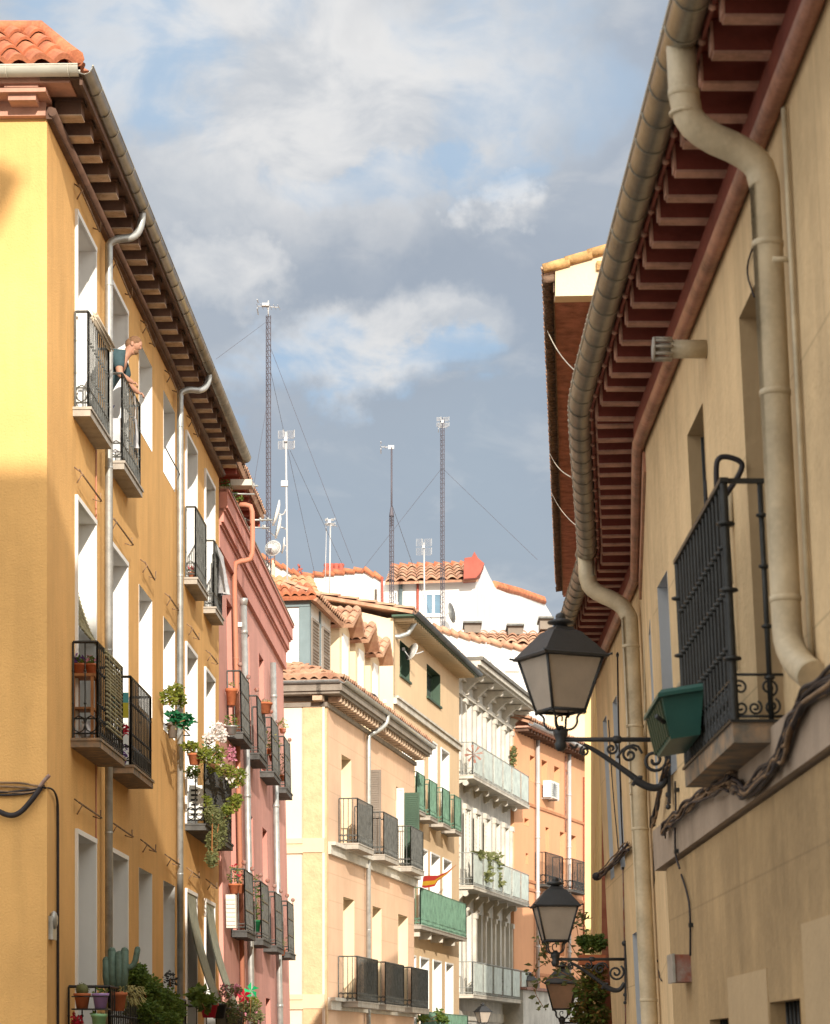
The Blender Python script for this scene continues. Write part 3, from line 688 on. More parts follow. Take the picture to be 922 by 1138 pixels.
mkobj('shutter', shutter_side(C1, o1[2][1]-.1, .02, .42, zA+.05, 7.0, 34), M['greenshut'], cream)
mkobj('shutter', shutter_mb(C1, o1[2][1], o1[2][1]+.5, .02, .06, zA+.05, 7.0, 20), M['greenshut'], cream)
# ================================================================== YELLOW HOUSE WITH GREEN BALCONIES
C2 = Frame(px=437, Y=70, vp=975); E2 = C2.s_at(510, 5)
yh = thing('pale_yellow_house', 'tall pale yellow house with green balconies and a blank gable wall above the corner house', 'house', tuple(C2.w(0, 0, GZ)))
def opz(F, specs, z0s): 
    r = []
    for (pn, pf, z1), z0 in zip(specs, z0s): r.append((F.s_at(pn, z1), F.s_at(pf, z1), z0, z1))
    return r
r1 = [(a, b, 6.9, 9.3) for a, b, c, d in opz(C2, [(447, 456, 9), (461.6, 470, 9), (476.5, 484.5, 9), (489.8, 498, 9)], [6.9]*4)]
r2 = [(a, b, 3.75, 6.0) for a, b, c, d in opz(C2, [(452, 459, 6), (465, 474, 6), (478.2, 487.5, 6), (492, 500.5, 6)], [3.7]*4)]
r3 = [(a, b, .3, 2.85) for a, b, c, d in opz(C2, [(453, 461, 3), (466.5, 475.5, 3), (480.8, 489.5, 3), (494.8, 502.5, 3)], [.3]*4)]
r4 = [(a, b, -3, -.6) for a, b, c, d in r3]
ra = [(C2.s_at(444, 11), C2.s_at(455, 11), 10.55, 11.5), (C2.s_at(474, 11), C2.s_at(489, 11), 10.55, 11.5)]
mkobj('wall', wall_mb(C2, 0, E2, GZ, 11.95, r1+r2+r3+r4+ra, 8), M['yel'], yh)
for o in r1+r2+r3+r4: window(C2, yh, *o, dep=.32, trim=.05)
for o in ra: window(C2, yh, *o, dep=.3, rev='greenshut', sill=True, bars=0)
# gable wall rising to the left, and roof
p = [C2.w(-.02, .0, 11.9), C2.w(-.02, -3.2, 12.75), C2.w(-.02, -8, 12.9)]; lo = [C2.w(-.02, 0, 8), C2.w(-.02, -8, 8)]
mb = MB(); q = [lo[0], p[0], p[1], p[2], lo[1]]; back = [v+Vector((C2.d.x, C2.d.y, 0))*.3 for v in q]
mb.add(q+back, [(0, 1, 2, 3, 4), (5, 9, 8, 7, 6), (1, 6, 7, 2), (2, 7, 8, 3), (3, 8, 9, 4), (0, 5, 6, 1)]); mkobj('gable_wall', mb, M['creamf'], yh)
mb = MB(); mb.box(C2, -.12, .02, -8, .03, 9.28, 9.36); mkobj('string_course', mb, M['yel'], yh)
mb = MB(); mb.box(C2, .0, E2, 0, .09, 9.62, 9.84); mb.box(C2, 0, E2, 0, .14, 9.78, 9.84); mkobj('string_course', mb, M['stone'], yh)
mb = MB(); mb.box(C2, -.25, E2+.1, 0, .62, 11.95, 12.0); mkobj('soffit', mb, M['greenshut'], yh)
for i in range(34): mb = MB(); s = .1+i*.32; mb.box(C2, s, s+.09, 0, .55, 11.87, 11.95); mkobj('rafter', mb, M['creamf'], yh)
mkobj('gutter', gutter_mb([C2.w(-.3, .66, 12.06), C2.w(E2+.1, .66, 12.06)], .09, 1.2, 6), mat('dark_blue_grey_gutter', (.10, .115, .13), .5, .2, var=.1, bump=.05), yh)
mkobj('roof', tiles_mb(C2.w(-.3, .6, 12.1), C2.w(E2+.1, .6, 12.1), C2.w(E2+.1, -3, 13.2), C2.w(-.3, -3, 12.8), .25, .5, .06), M['oldtile'], yh)
bw = .62
for z, rr in ((6.88, r1), (3.7, r2), (.25, r3)):
    if z > 6:
        for o in rr:
            c = (o[0]+o[1])/2; b = balcony(C2, yh, c-bw, c+bw, .4, z, th=.12, slabm='slab', railm='greeniron', gap=.12, r=.012, knobs=0, rings=1, rz=.15)
            mb = MB(); mb.box(C2, c-bw+.03, c+bw-.03, .37, .385, z+.12, z+.97); mkobj('screen', mb, M['greenmesh'], b)
    else:
        b = balcony(C2, yh, rr[0][0]-.2, rr[3][1]+.35, .42, z, th=.12, slabm='slab', railm='greeniron', gap=.12, r=.012, knobs=0, rings=1, rz=.15)
        mb = MB()
        for o in rr: mb.box(C2, o[0]-.15, o[1]+.1, .385, .40, z+.12, z+.97)
        mkobj('screen', mb, M['greenmesh'], b)
        if z > 3:
            for o in rr: mb = MB(); mb.box(C2, o[0], o[0]+.1, 0, .36, z-.32, z-.12); mkobj('bracket', mb, M['stone'], yh)
mb = MB(); s = C2.s_at(441, 11); mb.tube([C2.w(s, .5, 11.9), C2.w(s, .3, 11.6), C2.w(s-.2, .1, 11.5), C2.w(s-.25, -.3, 11.5)], .07, 8); mkobj('drain_elbow', mb, M['galv'], yh)
# ================================================================== ORNATE GREY-WHITE HOUSE
C3 = Frame(px=503, Y=81.5, vp=1090); E3 = C3.s_at(568, 6)
gh = thing('ornate_house', 'weathered off-white house with heavy scroll bracket cornice and long glazed iron balconies', 'house', tuple(C3.w(0, 0, GZ)))
NB = 6; bay = E3/NB; zf = [8.95, 5.45, 2.0]; ops = []
for i in range(NB):
    c = bay*(i+.5)
    for z, h in ((9.0, 2.55), (5.5, 2.6), (2.05, 2.7), (-2.5, 3.0)): ops.append((c-.42, c+.42, z, z+h))
mkobj('wall', wall_mb(C3, 0, E3, GZ, 12.15, ops, 8), M['greyw'], gh)
for o in ops: window(C3, gh, *o, dep=.25, rev='whiteshut', fr='white')
for i in range(NB+1):
    s = min(max(bay*i-.12, 0), E3-.24)
    for za, zb in ((8.97, 11.6), (5.47, 8.2), (2.02, 4.75)):
        mb = MB(); mb.box(C3, s, s+.24, 0, .09, za, zb); mb.box(C3, s-.03, s+.27, 0, .13, zb-.18, zb-.02); mkobj('pilaster', mb, M['stone'], gh)
mb = MB()
for o, za, zb in ((.1, 11.62, 11.75), (.14, 12.1, 12.2), (.8, 12.32, 12.4), (.9, 12.4, 12.55)): mb.box(C3, -.02, E3+.2, -.2, o, za, zb)
mkobj('cornice', mb, M['stone'], gh)
mb = MB(); mb.box(C3, -.05, E3+.3, -.5, .98, 12.55, 12.66); mkobj('cornice_cap', mb, mat('dark_lead', (.17, .16, .14), .7, var=.2, bump=.1), gh)
def console(F, s, z0, z1, o, wd=.2):
    mb = MB(); n = 7
    P = []
    for i in range(n):
        t = i/(n-1); oo = .06+(o-.06)*(t**1.6); zz = z0+(z1-z0)*t; P.append((oo, zz))
    for (a, b) in zip(P, P[1:]): mb.hexa([F.w(s, 0, a[1]), F.w(s+wd, 0, a[1]), F.w(s+wd, a[0], a[1]), F.w(s, a[0], a[1]), F.w(s, 0, b[1]-.001), F.w(s+wd, 0, b[1]-.001), F.w(s+wd, b[0], b[1]-.001), F.w(s, b[0], b[1]-.001)])
    mb.tube([F.w(s-.02, o*.8, z1-.1), F.w(s+wd+.02, o*.8, z1-.1)], .09, 8); mb.tube([F.w(s-.02, .12, z0+.1), F.w(s+wd+.02, .12, z0+.1)], .07, 8)
    return mb
for i in range(NB+1): s = min(max(bay*i-.1, 0), E3-.2); mkobj('console', console(C3, s, 11.66, 12.3, .72), M['stone'], gh)
for j, z in enumerate(zf):
    b = balcony(C3, gh, .1, E3+(.0 if j < 2 else .6), .62, z, th=.12, slabm='stone', railm='paleiron', gap=.14, r=.010, knobs=0, rz=.2)
    mb = MB()
    for i in range(NB): mb.box(C3, bay*i+.26, bay*(i+1)-.1, .63, .64, z+.1, z+.98)
    mkobj('railing_glass', mb, M['palemesh'] if j < 2 else M['greymesh'] if False else M['palemesh'], b)
    if j < 2:
        for i in range(NB): mkobj('console', console(C3, bay*i+.02, z-.75 if j else z-.4, z-.165, .5, .16), M['stone'], gh)
for i in range(3):
    for k in (0, 1):
        c = bay*(i+.5); s = c-.42-.3 if k == 0 else c+.42
        mkobj('shutter', shutter_mb(C3, s+.02, s+.30, .1, .14, 5.52, 7.95, 18), M['whiteshut'], gh)
for i in (1, 2, 3):
    c = bay*(i+.5); mkobj('shutter', shutter_mb(C3, c-.4, c-.02, -.12, -.08, 9.05, 11.4, 18), M['whiteshut'], gh)
mb = MB(); mb.box(C3, .02, E3, .0, .05, 1.2, 1.5); mkobj('string_course', mb, M['stone'], gh)
# ================================================================== ORANGE HOUSE
C4 = Frame(px=571, Y=91.5, vp=1385); E4 = C4.s_at(652, 6)
oh = thing('orange_house', 'orange plastered house at the bend with two pale downpipes and a tiled eave', 'house', tuple(C4.w(0, 0, GZ)))
def pxop(F, l):
    r = []
    for (a, b, y0, y1) in l:
        s0, z1 = F.hit(a, y0); r.append((s0, F.s_at(b, z1), F.hit(a, y1)[1], z1))
    return r
po = pxop(C4, [(569.2, 575, 829, 858), (588.6, 594, 839, 868), (601.6, 608, 844, 872), (615.5, 621.6, 851, 880), (629, 634, 856, 885),
               (582.5, 587.5, 909, 917), (606, 610, 919, 980), (622, 627, 924, 970), (633.8, 640, 927.6, 988), (584, 587, 948, 960), (587, 589.5, 1008, 1062), (586.5, 590, 1046, 1060)][:10]+[(604, 609, 1012, 1060), (622, 627, 1016, 1062)])
mkobj('wall', wall_mb(C4, 0, E4, GZ, 11.7, po, 8), M['orange'], oh)
for o in po: window(C4, oh, *o, dep=.3, rev='orange', fr='orange', mull=False, bars=0)
for (y1) in (889, 975.8, 985, 1080):
    z = C4.hit(573, y1)[1]; mb = MB(); mb.box(C4, .0, E4, 0, .05, z-.05, z+.05); mkobj('string_course', mb, mat('dull_orange_band', (.50, .23, .12), .9, var=.1, bump=.1), oh)
mb = MB(); mb.box(C4, 0, E4, .05, .6, 11.72, 11.78); mkobj('soffit', mb, M['rafterend'], oh)
for i in range(26): mb = MB(); s = .1+i*.42; mb.box(C4, s, s+.14, 0, .5, 11.6, 11.72); mkobj('rafter', mb, M['brownraf'], oh)
mkobj('gutter', gutter_mb([C4.w(-.1, .66, 11.86), C4.w(E4+.1, .66, 11.86)], .1, 2., 6), M['galvant'], oh)
mkobj('roof', tiles_mb(C4.w(-.1, .6, 11.95), C4.w(E4, .6, 11.95), C4.w(E4, -3, 13.1), C4.w(-.1, -3, 13.1), .3, .6, .08), M['oldtile'], oh)
for px in (597.5, 632.5):
    s = C4.s_at(px, 8, .12); mb = MB(); mb.tube([C4.w(s, .12, 1.2), C4.w(s, .12, 11.8)], .075, 10)
    for z in (10, 8, 6, 4, 2): mb.lathe(C4.w(s, .12, z), [(.078, 0), (.09, .01), (.09, .07), (.078, .08)], 10)
    mkobj('downpipe', mb, M['galvant'], oh)
mb = MB(); s = C4.s_at(649, 8, .05); mb.tube([C4.w(s, .05, 3), C4.w(s, .05, 11)], .04, 6); mkobj('pipe', mb, M['redpaint'], oh)
mb = MB(); s = C4.s_at(628.5, 8, .05); mb.tube([C4.w(s, .05, 8.6), C4.w(s, .05, 11.5)], .03, 6); mkobj('pipe', mb, M['rust'], oh)
for (a, b, yt, yb) in ((606, 625, 948, 985), (636, 652, 959, 991)):
    z = C4.hit(a, yb, 0.)[1]; balcony(C4, oh, C4.s_at(a, z, .4), C4.s_at(b, z, .4), .4, z, h=1.15, slabm='slabdark', railm='iron', gap=.14, r=.014, knobs=0, rz=.3, rings=1)
# low grey house in front of its ground floor
LG = Frame(px=583, Y=90, vp=1385)
mb = wall_mb(LG, -.2, 9.5, GZ, 2.35, [(1.1, 1.7, .2, 1.1), (3.2, 4.4, -2, .6)], 1.2); low = solo('annex', mb, M['greyw'], 'low off-white rendered annex at the foot of the orange house', 'annex', loc=tuple(LG.w(0, 0, GZ)))
for o in ((1.1, 1.7, .2, 1.1), (3.2, 4.4, -2, .6)): window(LG, low, *o, dep=.2, rev='greyw', bars=0)
mb = MB(); mb.box(LG, -.25, 9.5, -.5, .15, 2.36, 2.46); mkobj('coping', mb, M['rust'], low)
# ================================================================== RIGHT BEIGE BUILDING (three wall segments, leaning slightly)
KL = .05
S1 = Frame(X=1.9-.0073*6, Y=6, vp=440, side=-1, k=KL); S2 = Frame(X=1.9-.0073*17.5, Y=17.5, vp=694, side=-1, k=KL); S3 = Frame(X=2.171, Y=22.4, vp=476, side=-1, k=KL)
LEN = (11.5, 4.92, 6.1)
beige = thing('beige_house', 'beige plastered building with oxblood rafters, long gutter and one iron balcony, filling the right side', 'house', (2.0, 8, GZ))
ZW = 4.25
up1 = [(6.05, 6.85, 1.6, 3.69), (8.4, 9.15, 1.9, 3.66), (10.55, 11.15, 1.85, 3.13)]
mkobj('wall', wall_mb(S1, 0, LEN[0], 1.25, ZW+.2, up1, 6), M['beige'], beige)
S1b = Frame(X=1.9-.0073*6-.04, Y=6, vp=440, side=-1, k=KL)
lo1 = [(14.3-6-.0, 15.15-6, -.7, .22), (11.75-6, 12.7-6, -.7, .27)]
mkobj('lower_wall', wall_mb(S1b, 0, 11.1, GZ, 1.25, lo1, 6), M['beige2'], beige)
up2 = [(1.3, 2.0, 1.9, 3.2)]
mkobj('wall', wall_mb(S2, 0, LEN[1], GZ, ZW+.2, up2, 6), M['beige'], beige)
up3 = [(1.25, 1.75, 1.9, 3.75), (3.1, 3.7, 1.9, 3.75), (4.7, 5.2, 1.9, 3.75), (.9, 1.4, -1.5, .85), (3.0, 3.6, -1.5, 1.4), (1.9, 2.5, -1.5, 1.3)]
up3 = [(1.6, 2.1, 1.9, 3.6), (3.2, 3.75, 1.9, 3.6), (4.7, 5.2, 1.9, 3.6), (.75, 1.25, -1.5, 1.15), (2.1, 2.7, -1.5, 1.2)]
mkobj('wall', wall_mb(S3, 0, LEN[2], GZ, ZW+.2, up3, 6), M['beige'], beige)
bl = mat('skylit_blue_grey_reveal', (.50, .52, .56), .8, var=.05, bump=.1); M['blrev'] = bl  # blue of the skylight on these jambs is put into the colour
for F, l in ((S1, up1), (S1b, lo1), (S2, up2), (S3, up3)):
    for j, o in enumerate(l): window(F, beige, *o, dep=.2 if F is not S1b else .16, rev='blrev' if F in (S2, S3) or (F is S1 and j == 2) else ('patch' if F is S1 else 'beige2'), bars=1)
mb = MB()
for q in range(5): mb.tube([S1.w(8.55+.12*q, -.07, 1.92), S1.w(8.55+.12*q, -.07, 3.62)], .012, 6)
mb.tube([S1.w(8.42, -.07, 3.1), S1.w(9.13, -.07, 3.1)], .012, 6); mkobj('window_bars', mb, M['iron'], beige)
for o in lo1:
    mb = MB()
    for q in range(7): mb.tube([S1b.w(o[0]+.07+.12*q, -.06, o[2]), S1b.w(o[0]+.07+.12*q, -.06, o[3])], .012, 6)
    mkobj('window_bars', mb, M['iron'], beige)
mb = MB(); mb.box(S1, -.5, 11.55, 0, .075, 1.27, 1.54); mkobj('plaster_band', mb, M['band'], beige)
mb = MB(); mb.box(S1b, 12.75-6, 14.25-6, 0, .006, -1, .44); mkobj('plaster_patch', mb, M['patch'], beige)
mb = MB(); mb.box(S1b, 4.2, 5.6, 0, .006, -1, .6); mkobj('plaster_patch', mb, M['patch'], beige)
# mouldings
SEG = ((S1, -1, LEN[0]), (S2, 0, LEN[1]), (S3, 0, LEN[2]))
def along(o, z, a=-1., b=LEN[2]):
    return [S1.w(a, o, z), S1.w(LEN[0]-.05, o, z), S2.w(.15, o, z), S2.w(LEN[1]-.12, o, z), S3.w(.12, o, z), S3.w(b, o, z)]
mb = MB(); P = along(.045, 4.17)
mb.tube(P, .045, 10)
for F, a, b in SEG[1:2]: mb.box(F, a, b-.02, 0, .02, 3.98, 4.12)
mkobj('eaves_moulding', mb, M['mould'], beige)
mb = MB()
for F, a, b in SEG: mb.box(F, a, b-.01, 0, .07, 4.215, 4.33)
mkobj('wall_plate', mb, M['rafter'], beige)
mb = MB()
for F, a, b in SEG: mb.box(F, a, b, 0, .36, 4.47, 4.50); mb.box(F, a, b, .345, .36, 4.40, 4.52)
mkobj('soffit', mb, M['rafter'], beige)
import bisect
for F, a, b in SEG:
    s = a+.12
    while s < b-.1:
        mb = MB(); hgt = random.uniform(.128, .14); mb.box(F, s, s+.085, .04, .315, 4.47-hgt, 4.468); ct = len(mb.f)
        mb.box(F, s-.002, s+.087, .04, .318, 4.47-hgt-.012, 4.47-hgt); mb.box(F, s-.002, s+.087, .316, .328, 4.47-hgt, 4.46)
        mkobj('rafter', mb, M['rafter'], beige, m2=M['rafterend'], cut=ct); s += .372
gp = [S1.w(-1, .435, 4.46), S1.w(5, .435, 4.46), S1.w(9.5, .435, 4.46), S1.w(11.3, .435, 4.455), S2.w(.6, .435, 4.45), S2.w(2.5, .44, 4.44), S2.w(4.9, .45, 4.43), S3.w(.35, .45, 4.43)]
sg = [gp[0], gp[1]]+smooth(gp[2:-1], 3)+[gp[-1]]
mkobj('gutter', gutter_mb(sg, .08, .34, 14), M['zinc'], beige)
mkobj('gutter', gutter_mb([S3.w(.42, .44, 4.40), S3.w(6.3, .44, 4.38)], .082, .34, 12), M['zinc'], beige)
# hooks between gutter and rafters
for F, a, b in SEG:
    s = a+.2
    while s < b: mb = MB(); mb.ball(F.w(s, .355, 4.40), .02, 6); mb.box(F, s-.008, s+.008, .345, .37, 4.4, 4.5); mkobj('gutter_hook', mb, M['rafterend'], beige); s += .372
wr = [p+Vector((-.083, 0, .01)) for p in sg]; mb = MB(); mb.tube(wr, .006, 5)
for i in range(0, 40):
    t = i/40*(len(wr)-1); a = int(t); p = wr[a].lerp(wr[min(a+1, len(wr)-1)], t-a); mb.ball(p, .011, 5)
mkobj('eaves_wire', mb, M['cream_c'], beige)
for i, F, a, b in ((0, S1, -1, 11.5), (1, S2, 0, 4.92), (2, S3, 0, 6.1)):
    mkobj('roof', tiles_mb(F.w(a, .44, 4.55), F.w(b, .44, 4.55), F.w(b, -5, 6.4), F.w(a, -5, 6.4), .2, .42, .03, .02), M['oldtile'], beige)
# near downpipe
sp, zp = S1.hit(850, 210, .1)
nk = [S1.w(sp, .435, 4.42), S1.w(sp, .435, 4.2), S1.w(sp, .41, 4.05), S1.w(sp, .13, 3.93), S1.w(sp, .1, 3.8), S1.w(sp, .1, 1.95)]
pth = [nk[0]] + smooth(nk[1:-1], 2)[0:] + [nk[-1]]
low = [S1.w(sp, .1, 1.9), S1.w(sp-.02, .1, 1.80), S1.w(sp-.12, .08, 1.70), S1.w(sp-.3, .05, 1.62)]
mb = pipe_mb(pth+smooth(low, 1), .066, [S1.w(sp, .1, z) for z in (3.55, 2.0, 2.9)], 18)
mb.lathe(S1.w(sp, .435, 4.19), [(.066, 0), (.07, .005), (.07, .03), (.066, .035)], 16); mb.lathe(S1.w(sp, .435, 4.11), [(.064, 0), (.069, .004), (.069, .014), (.064, .018)], 16)
mkobj('downpipe', mb, M['creampipe'], beige)
mb = MB(); mb.tube([S1.w(sp-.11, .1, 3.45), S1.w(sp-.11, .015, 3.45)], .012, 6); mb.tube([S1.w(sp-.12, .02, 1.6), S1.w(sp-.12, .02, 4.1)], .014, 6); mkobj('conduit', mb, M['creampipe'], beige)
# far downpipe
nk = [S3.w(.2, .45, 4.40), S3.w(.2, .45, 4.22), S3.w(.2, .42, 4.1), S3.w(.17, .16, 3.98), S3.w(.15, .1, 3.85), S3.w(.15, .1, .55), S3.w(.15, .1, .5), S3.w(.15, .1, .1), S3.w(.15, .1, -3)]
mb = pipe_mb([nk[0]]+smooth(nk[1:5], 2)+nk[5:], .074, [S3.w(.15, .1, z) for z in (3.6, 2.9, 2.0, .5)], 16)
for i in range(7): mb.ball(S3.w(.08, .175, 2.9-.1*i), .012, 6)
mkobj('downpipe', mb, M['creampipe'], beige)
# drain stub with a slotted cap
a, z = S1.hit(785, 388); mb = MB(); c0, c1 = S1.w(a, 0, z), S1.w(a, .2, z); mb.tube([c0, c1], .05, 14); drain = mkobj('drain_stub', mb, M['creampipe'], beige)
mb = MB()
for q in range(10):
    an = 2*math.pi*q/10; u = Vector((0, math.cos(an)*.058, math.sin(an)*.058)); mb.tube([S1.w(a, .19, z)+u, S1.w(a, .285, z)+u], .009, 5)
mb.lathe(S1.w(a, .285, z), [(.03, 0), (.066, .002), (.066, .012), (.03, .016)], 12, axis=Vector((S1.n.x, S1.n.y, 0))); mb.tube([S1.w(a, .19, z), S1.w(a, .28, z)], .035, 8)
mkobj('slotted_cap', mb, M['slab'], drain)
# the balcony
zB0 = 1.565; sa, sb, ob = 6.02, 8.02, .25
mb = MB(); mb.box(S1, sa, sb, .0, ob, 1.47, zB0); bal = mkobj('balcony', mb, M['slabworn'], beige)
mb = MB(); mb.box(S1, sa-.015, sb+.015, 0, ob+.012, zB0, zB0+.012); mkobj('balcony_edge', mb, M['iron'], bal)
mb = MB(); zt = zB0+1.12; on = ob-.015
n = 15
for i in range(n+1):
    s = sa+.02+(sb-sa-.04)*i/n; r = .011 if 0 < i < n else .019
    mb.tube([S1.w(s, on, zB0), S1.w(s, on, zt)], r, 7, False)
    for zz in (.36, .62, .84) if 0 < i < n else (.3, .62, .93): mb.lathe(S1.w(s, on, zB0+zz-.012), [(r, 0), (r*2.3, .006), (r*2.3, .018), (r, .024)], 8)
for i in range(n):
    s = sa+.02+(sb-sa-.04)*(i+.5)/n
    for sg_, zz in ((-1, .06), (1, .06), (-1, .15), (1, .15)): mb.spiral(lambda u, v: S1.w(s+sg_*u, on, zB0+zz+v), .042, 1.3, .008, 14, 4)
mb.box(S1, sa-.01, sb+.01, on-.02, on+.02, zt, zt+.022); mb.box(S1, sa, sb, on-.008, on+.008, zB0+.2, zB0+.212)
for s in (sa+.02, sb-.02):
    mb.box(S1, s-.012, s+.012, .045, on, zt, zt+.022)
    mb.tube([S1.w(s, .065, zB0), S1.w(s, .065, zt)], .013, 8)
    for zz in (.2, .44, .72, .96): mb.lathe(S1.w(s, .065, zB0+zz), [(.013, 0), (.026, .006), (.026, .016), (.013, .022)], 8)
    mb.tube([S1.w(s, on, zB0+.225), S1.w(s, .0, zB0+.225)], .007, 5); mb.tube([S1.w(s, on, zB0+.03), S1.w(s, 0, zB0+.03)], .007, 5)
    for (oc, zc, rr, sg_, a0) in ((.205, .165, .042, 1, -1.2), (.205, .07, .04, -1, 1.2), (.07, .165, .042, -1, -2), (.06, .075, .042, 1, 2), (.14, .07, .035, 1, 2)):
        mb.spiral(lambda u, v: S1.w(s, oc+u, zB0+zc+v), rr, 1.6, .006, 22, 5, sg_, a0)
rl = mkobj('railing', mb, M['iron'], bal)
mb = MB(); a, z = S1.hit(815, 585); mb.lathe(S1.w(a, .05, z), [(.02, -.02), (.045, .0), (.048, .03), (.048, .17), (.03, .2)], 12); mb.tube([S1.w(a, .04, z), S1.w(a, .03, z-.3)], .016, 8); mb.tube([S1.w(a, .04, z-.3), S1.w(a+.02, .02, z-.75)], .013, 8)
mkobj('vent_fitting', mb, M['acwhite'], beige)
mb = MB(); pp = [S1.hit(805, 538, .12), (a, z)]; s, z = pp[0]
mb.tube(smooth([S1.w(s, .16, z-.12), S1.w(s, .16, z+.06), S1.w(s, .15, z+.13), S1.w(s, .1, z+.14), S1.w(s, .02, z+.11), S1.w(s, .04, z+.05), S1.w(s, .12, z-.06), S1.w(s, .16, z-.12)], 2), .014, 8); mb.tube([S1.w(s+.1, .2, z-.06), S1.w(s+.1, .2, z+.04)], .006, 5)
mkobj('pipe_loop', mb, M['cable'], beige)
# ================================================================== TALL BUILDING BEHIND IT
R3 = Frame(X=2.13, Y=29.5, vp=640, side=-1)
tall = thing('tall_house', 'tall house behind the beige building, with red soffit and rough tile edge', 'house', tuple(R3.w(0, 0, GZ)))
L3 = 19.7
mkobj('wall', wall_mb(R3, 0, L3, GZ, 8.9, [(3, 4, 4.5, 6.8), (7, 8, 4.5, 6.8), (11, 12, 4.5, 6.8), (3, 4, 1, 3.3), (7, 8, 1, 3.3), (11, 12, 1, 3.3)], 6), M['lemon'], tall)
for c in (3, 7, 11):
    for z0, z1 in ((4.5, 6.8), (1, 3.3)): window(R3, tall, c, c+1, z0, z1, rev='lemon')
mb = MB(); mb.box(R3, -.04, -.01, -6, -.01, GZ, 5.0); mkobj('brick_end_wall', mb, M['brick'], tall)
mb = MB(); mb.box(R3, 0, L3, 0, .53, 8.80, 8.84); mkobj('soffit', mb, mat('red_brown_soffit', (.47, .20, .155), .9, var=.25, vs=5, bump=.6, bs=18, streak=.2), tall)
mb = MB(); mb.box(R3, 0, L3-.3, .53, .545, 8.78, 8.9); mb.box(R3, 0, L3-.6, .545, .64, 8.93, 8.97)
for i in range(150): s = i*L3/150; mb.tube([R3.w(s, .53, 8.94), R3.w(s, .66+random.uniform(-.012, .012), 8.92)], .05, 6)
mkobj('tile_edge', mb, mat('dark_brown_tile_edge', (.20, .13, .09), .95, var=.3, vs=9, bump=.6, bs=25), tall)  # dark brown tile ends with random tone
mb = MB(); q = [R3.w(-.05, .52, 8.72), R3.w(-.05, -6, 8.72), R3.w(-.05, -6, 10.9), R3.w(-.05, .52, 9.04)]; mb.hexa(q+[v+Vector((0, .25, 0)) for v in q]); mkobj('gable', mb, M['creamf'], tall)
mb = MB(); q0, q1 = R3.w(-.08, .66, 9.0), R3.w(-.08, -6, 11.05)
for i in range(26): t = i/26; mb.tube([q0.lerp(q1, t)+Vector((0, 0, .03)), q0.lerp(q1, t+.045)+Vector((0, 0, .015))], .055, 8)
mb.box(R3, -.1, -.04, -.3, .05, 9.0, 9.1); mkobj('verge_tiles', mb, mat('ochre_verge_tile', (.55, .33, .14), .9, var=.25, vs=9, bump=.4), tall)
mkobj('roof', tiles_mb(R3.w(0, .66, 9.0), R3.w(L3, .66, 9.0), R3.w(L3, -6, 11.05), R3.w(0, -6, 11.05), .22, .42, .05), M['oldtile'], tall)
# mostly hidden lemon house, then unseen blocks added to cast shadows
nb = thing('lemon_house', 'narrow lemon yellow house end showing as a sunlit strip behind the tall house', 'house', (9, 70, GZ))
mb = MB(); fp4 = [(4.62, 70), (15, 70), (18, 84), (9.5, 84)]; mb.hexa([(x, y, GZ) for x, y in fp4]+[(x, y, 9.9) for x, y in fp4]); mkobj('wall', mb, M['lemon'], nb)
mb = MB(); mb.hexa([(x-.07, y-.07, 9.9) for x, y in fp4]+[(x-.07, y-.07, 10.02) for x, y in fp4]); mkobj('coping', mb, M['stone'], nb)
mb = MB(); mb.tube([(4.86, 69.92, 2), (4.86, 69.92, 9.9)], .04, 6); mkobj('downpipe', mb, M['iron'], nb)
mkobj('roof', tiles_mb((4.6, 69.9, 10.1), (9.4, 84, 10.1), (10, 84, 12.4), (10, 69.9, 12.4), .5, .8, .08), M['oldtile'], nb)
oc = thing('shadow_block', 'unseen tall block added behind the camera to cast the long shadow', 'house', (0, -26, GZ))
ZS = 6.03+.345*(26.1+25); mb = MB(); mb.box(W0, -14, 22, -34, -25, -1.7, ZS); mkobj('wall', mb, M['beige'], oc)  # added blocker, its height set by the shadow line on the ochre house
cx = -3.95+.1689*38.1; zc = 9.02+.3476*38.1; mb = MB(); X0, X1 = cx-6.4, cx-.42  # added unseen caster, flared to shape the shadow patch on the ochre end wall
mb.box(W0, X0, X1, -13.5, -12, -1.7, zc-.95)
mb.hexa([(X0, -13.5, zc-.95), (X1, -13.5, zc-.95), (X1, -12, zc-.95), (X0, -12, zc-.95), (X0-.4, -13.6, zc-.1), (cx, -13.6, zc-.1), (cx, -12, zc-.1), (X0-.4, -12, zc-.1)])
mb.box(W0, X0, cx-.12, -13.4, -12.2, zc-.1, zc+.06)
tw_ = thing('occluder', 'unseen block with flared top added behind the camera to cast a shadow', 'occluder', (0, -12, -1.7)); mkobj('wall', mb, M['beige'], tw_)
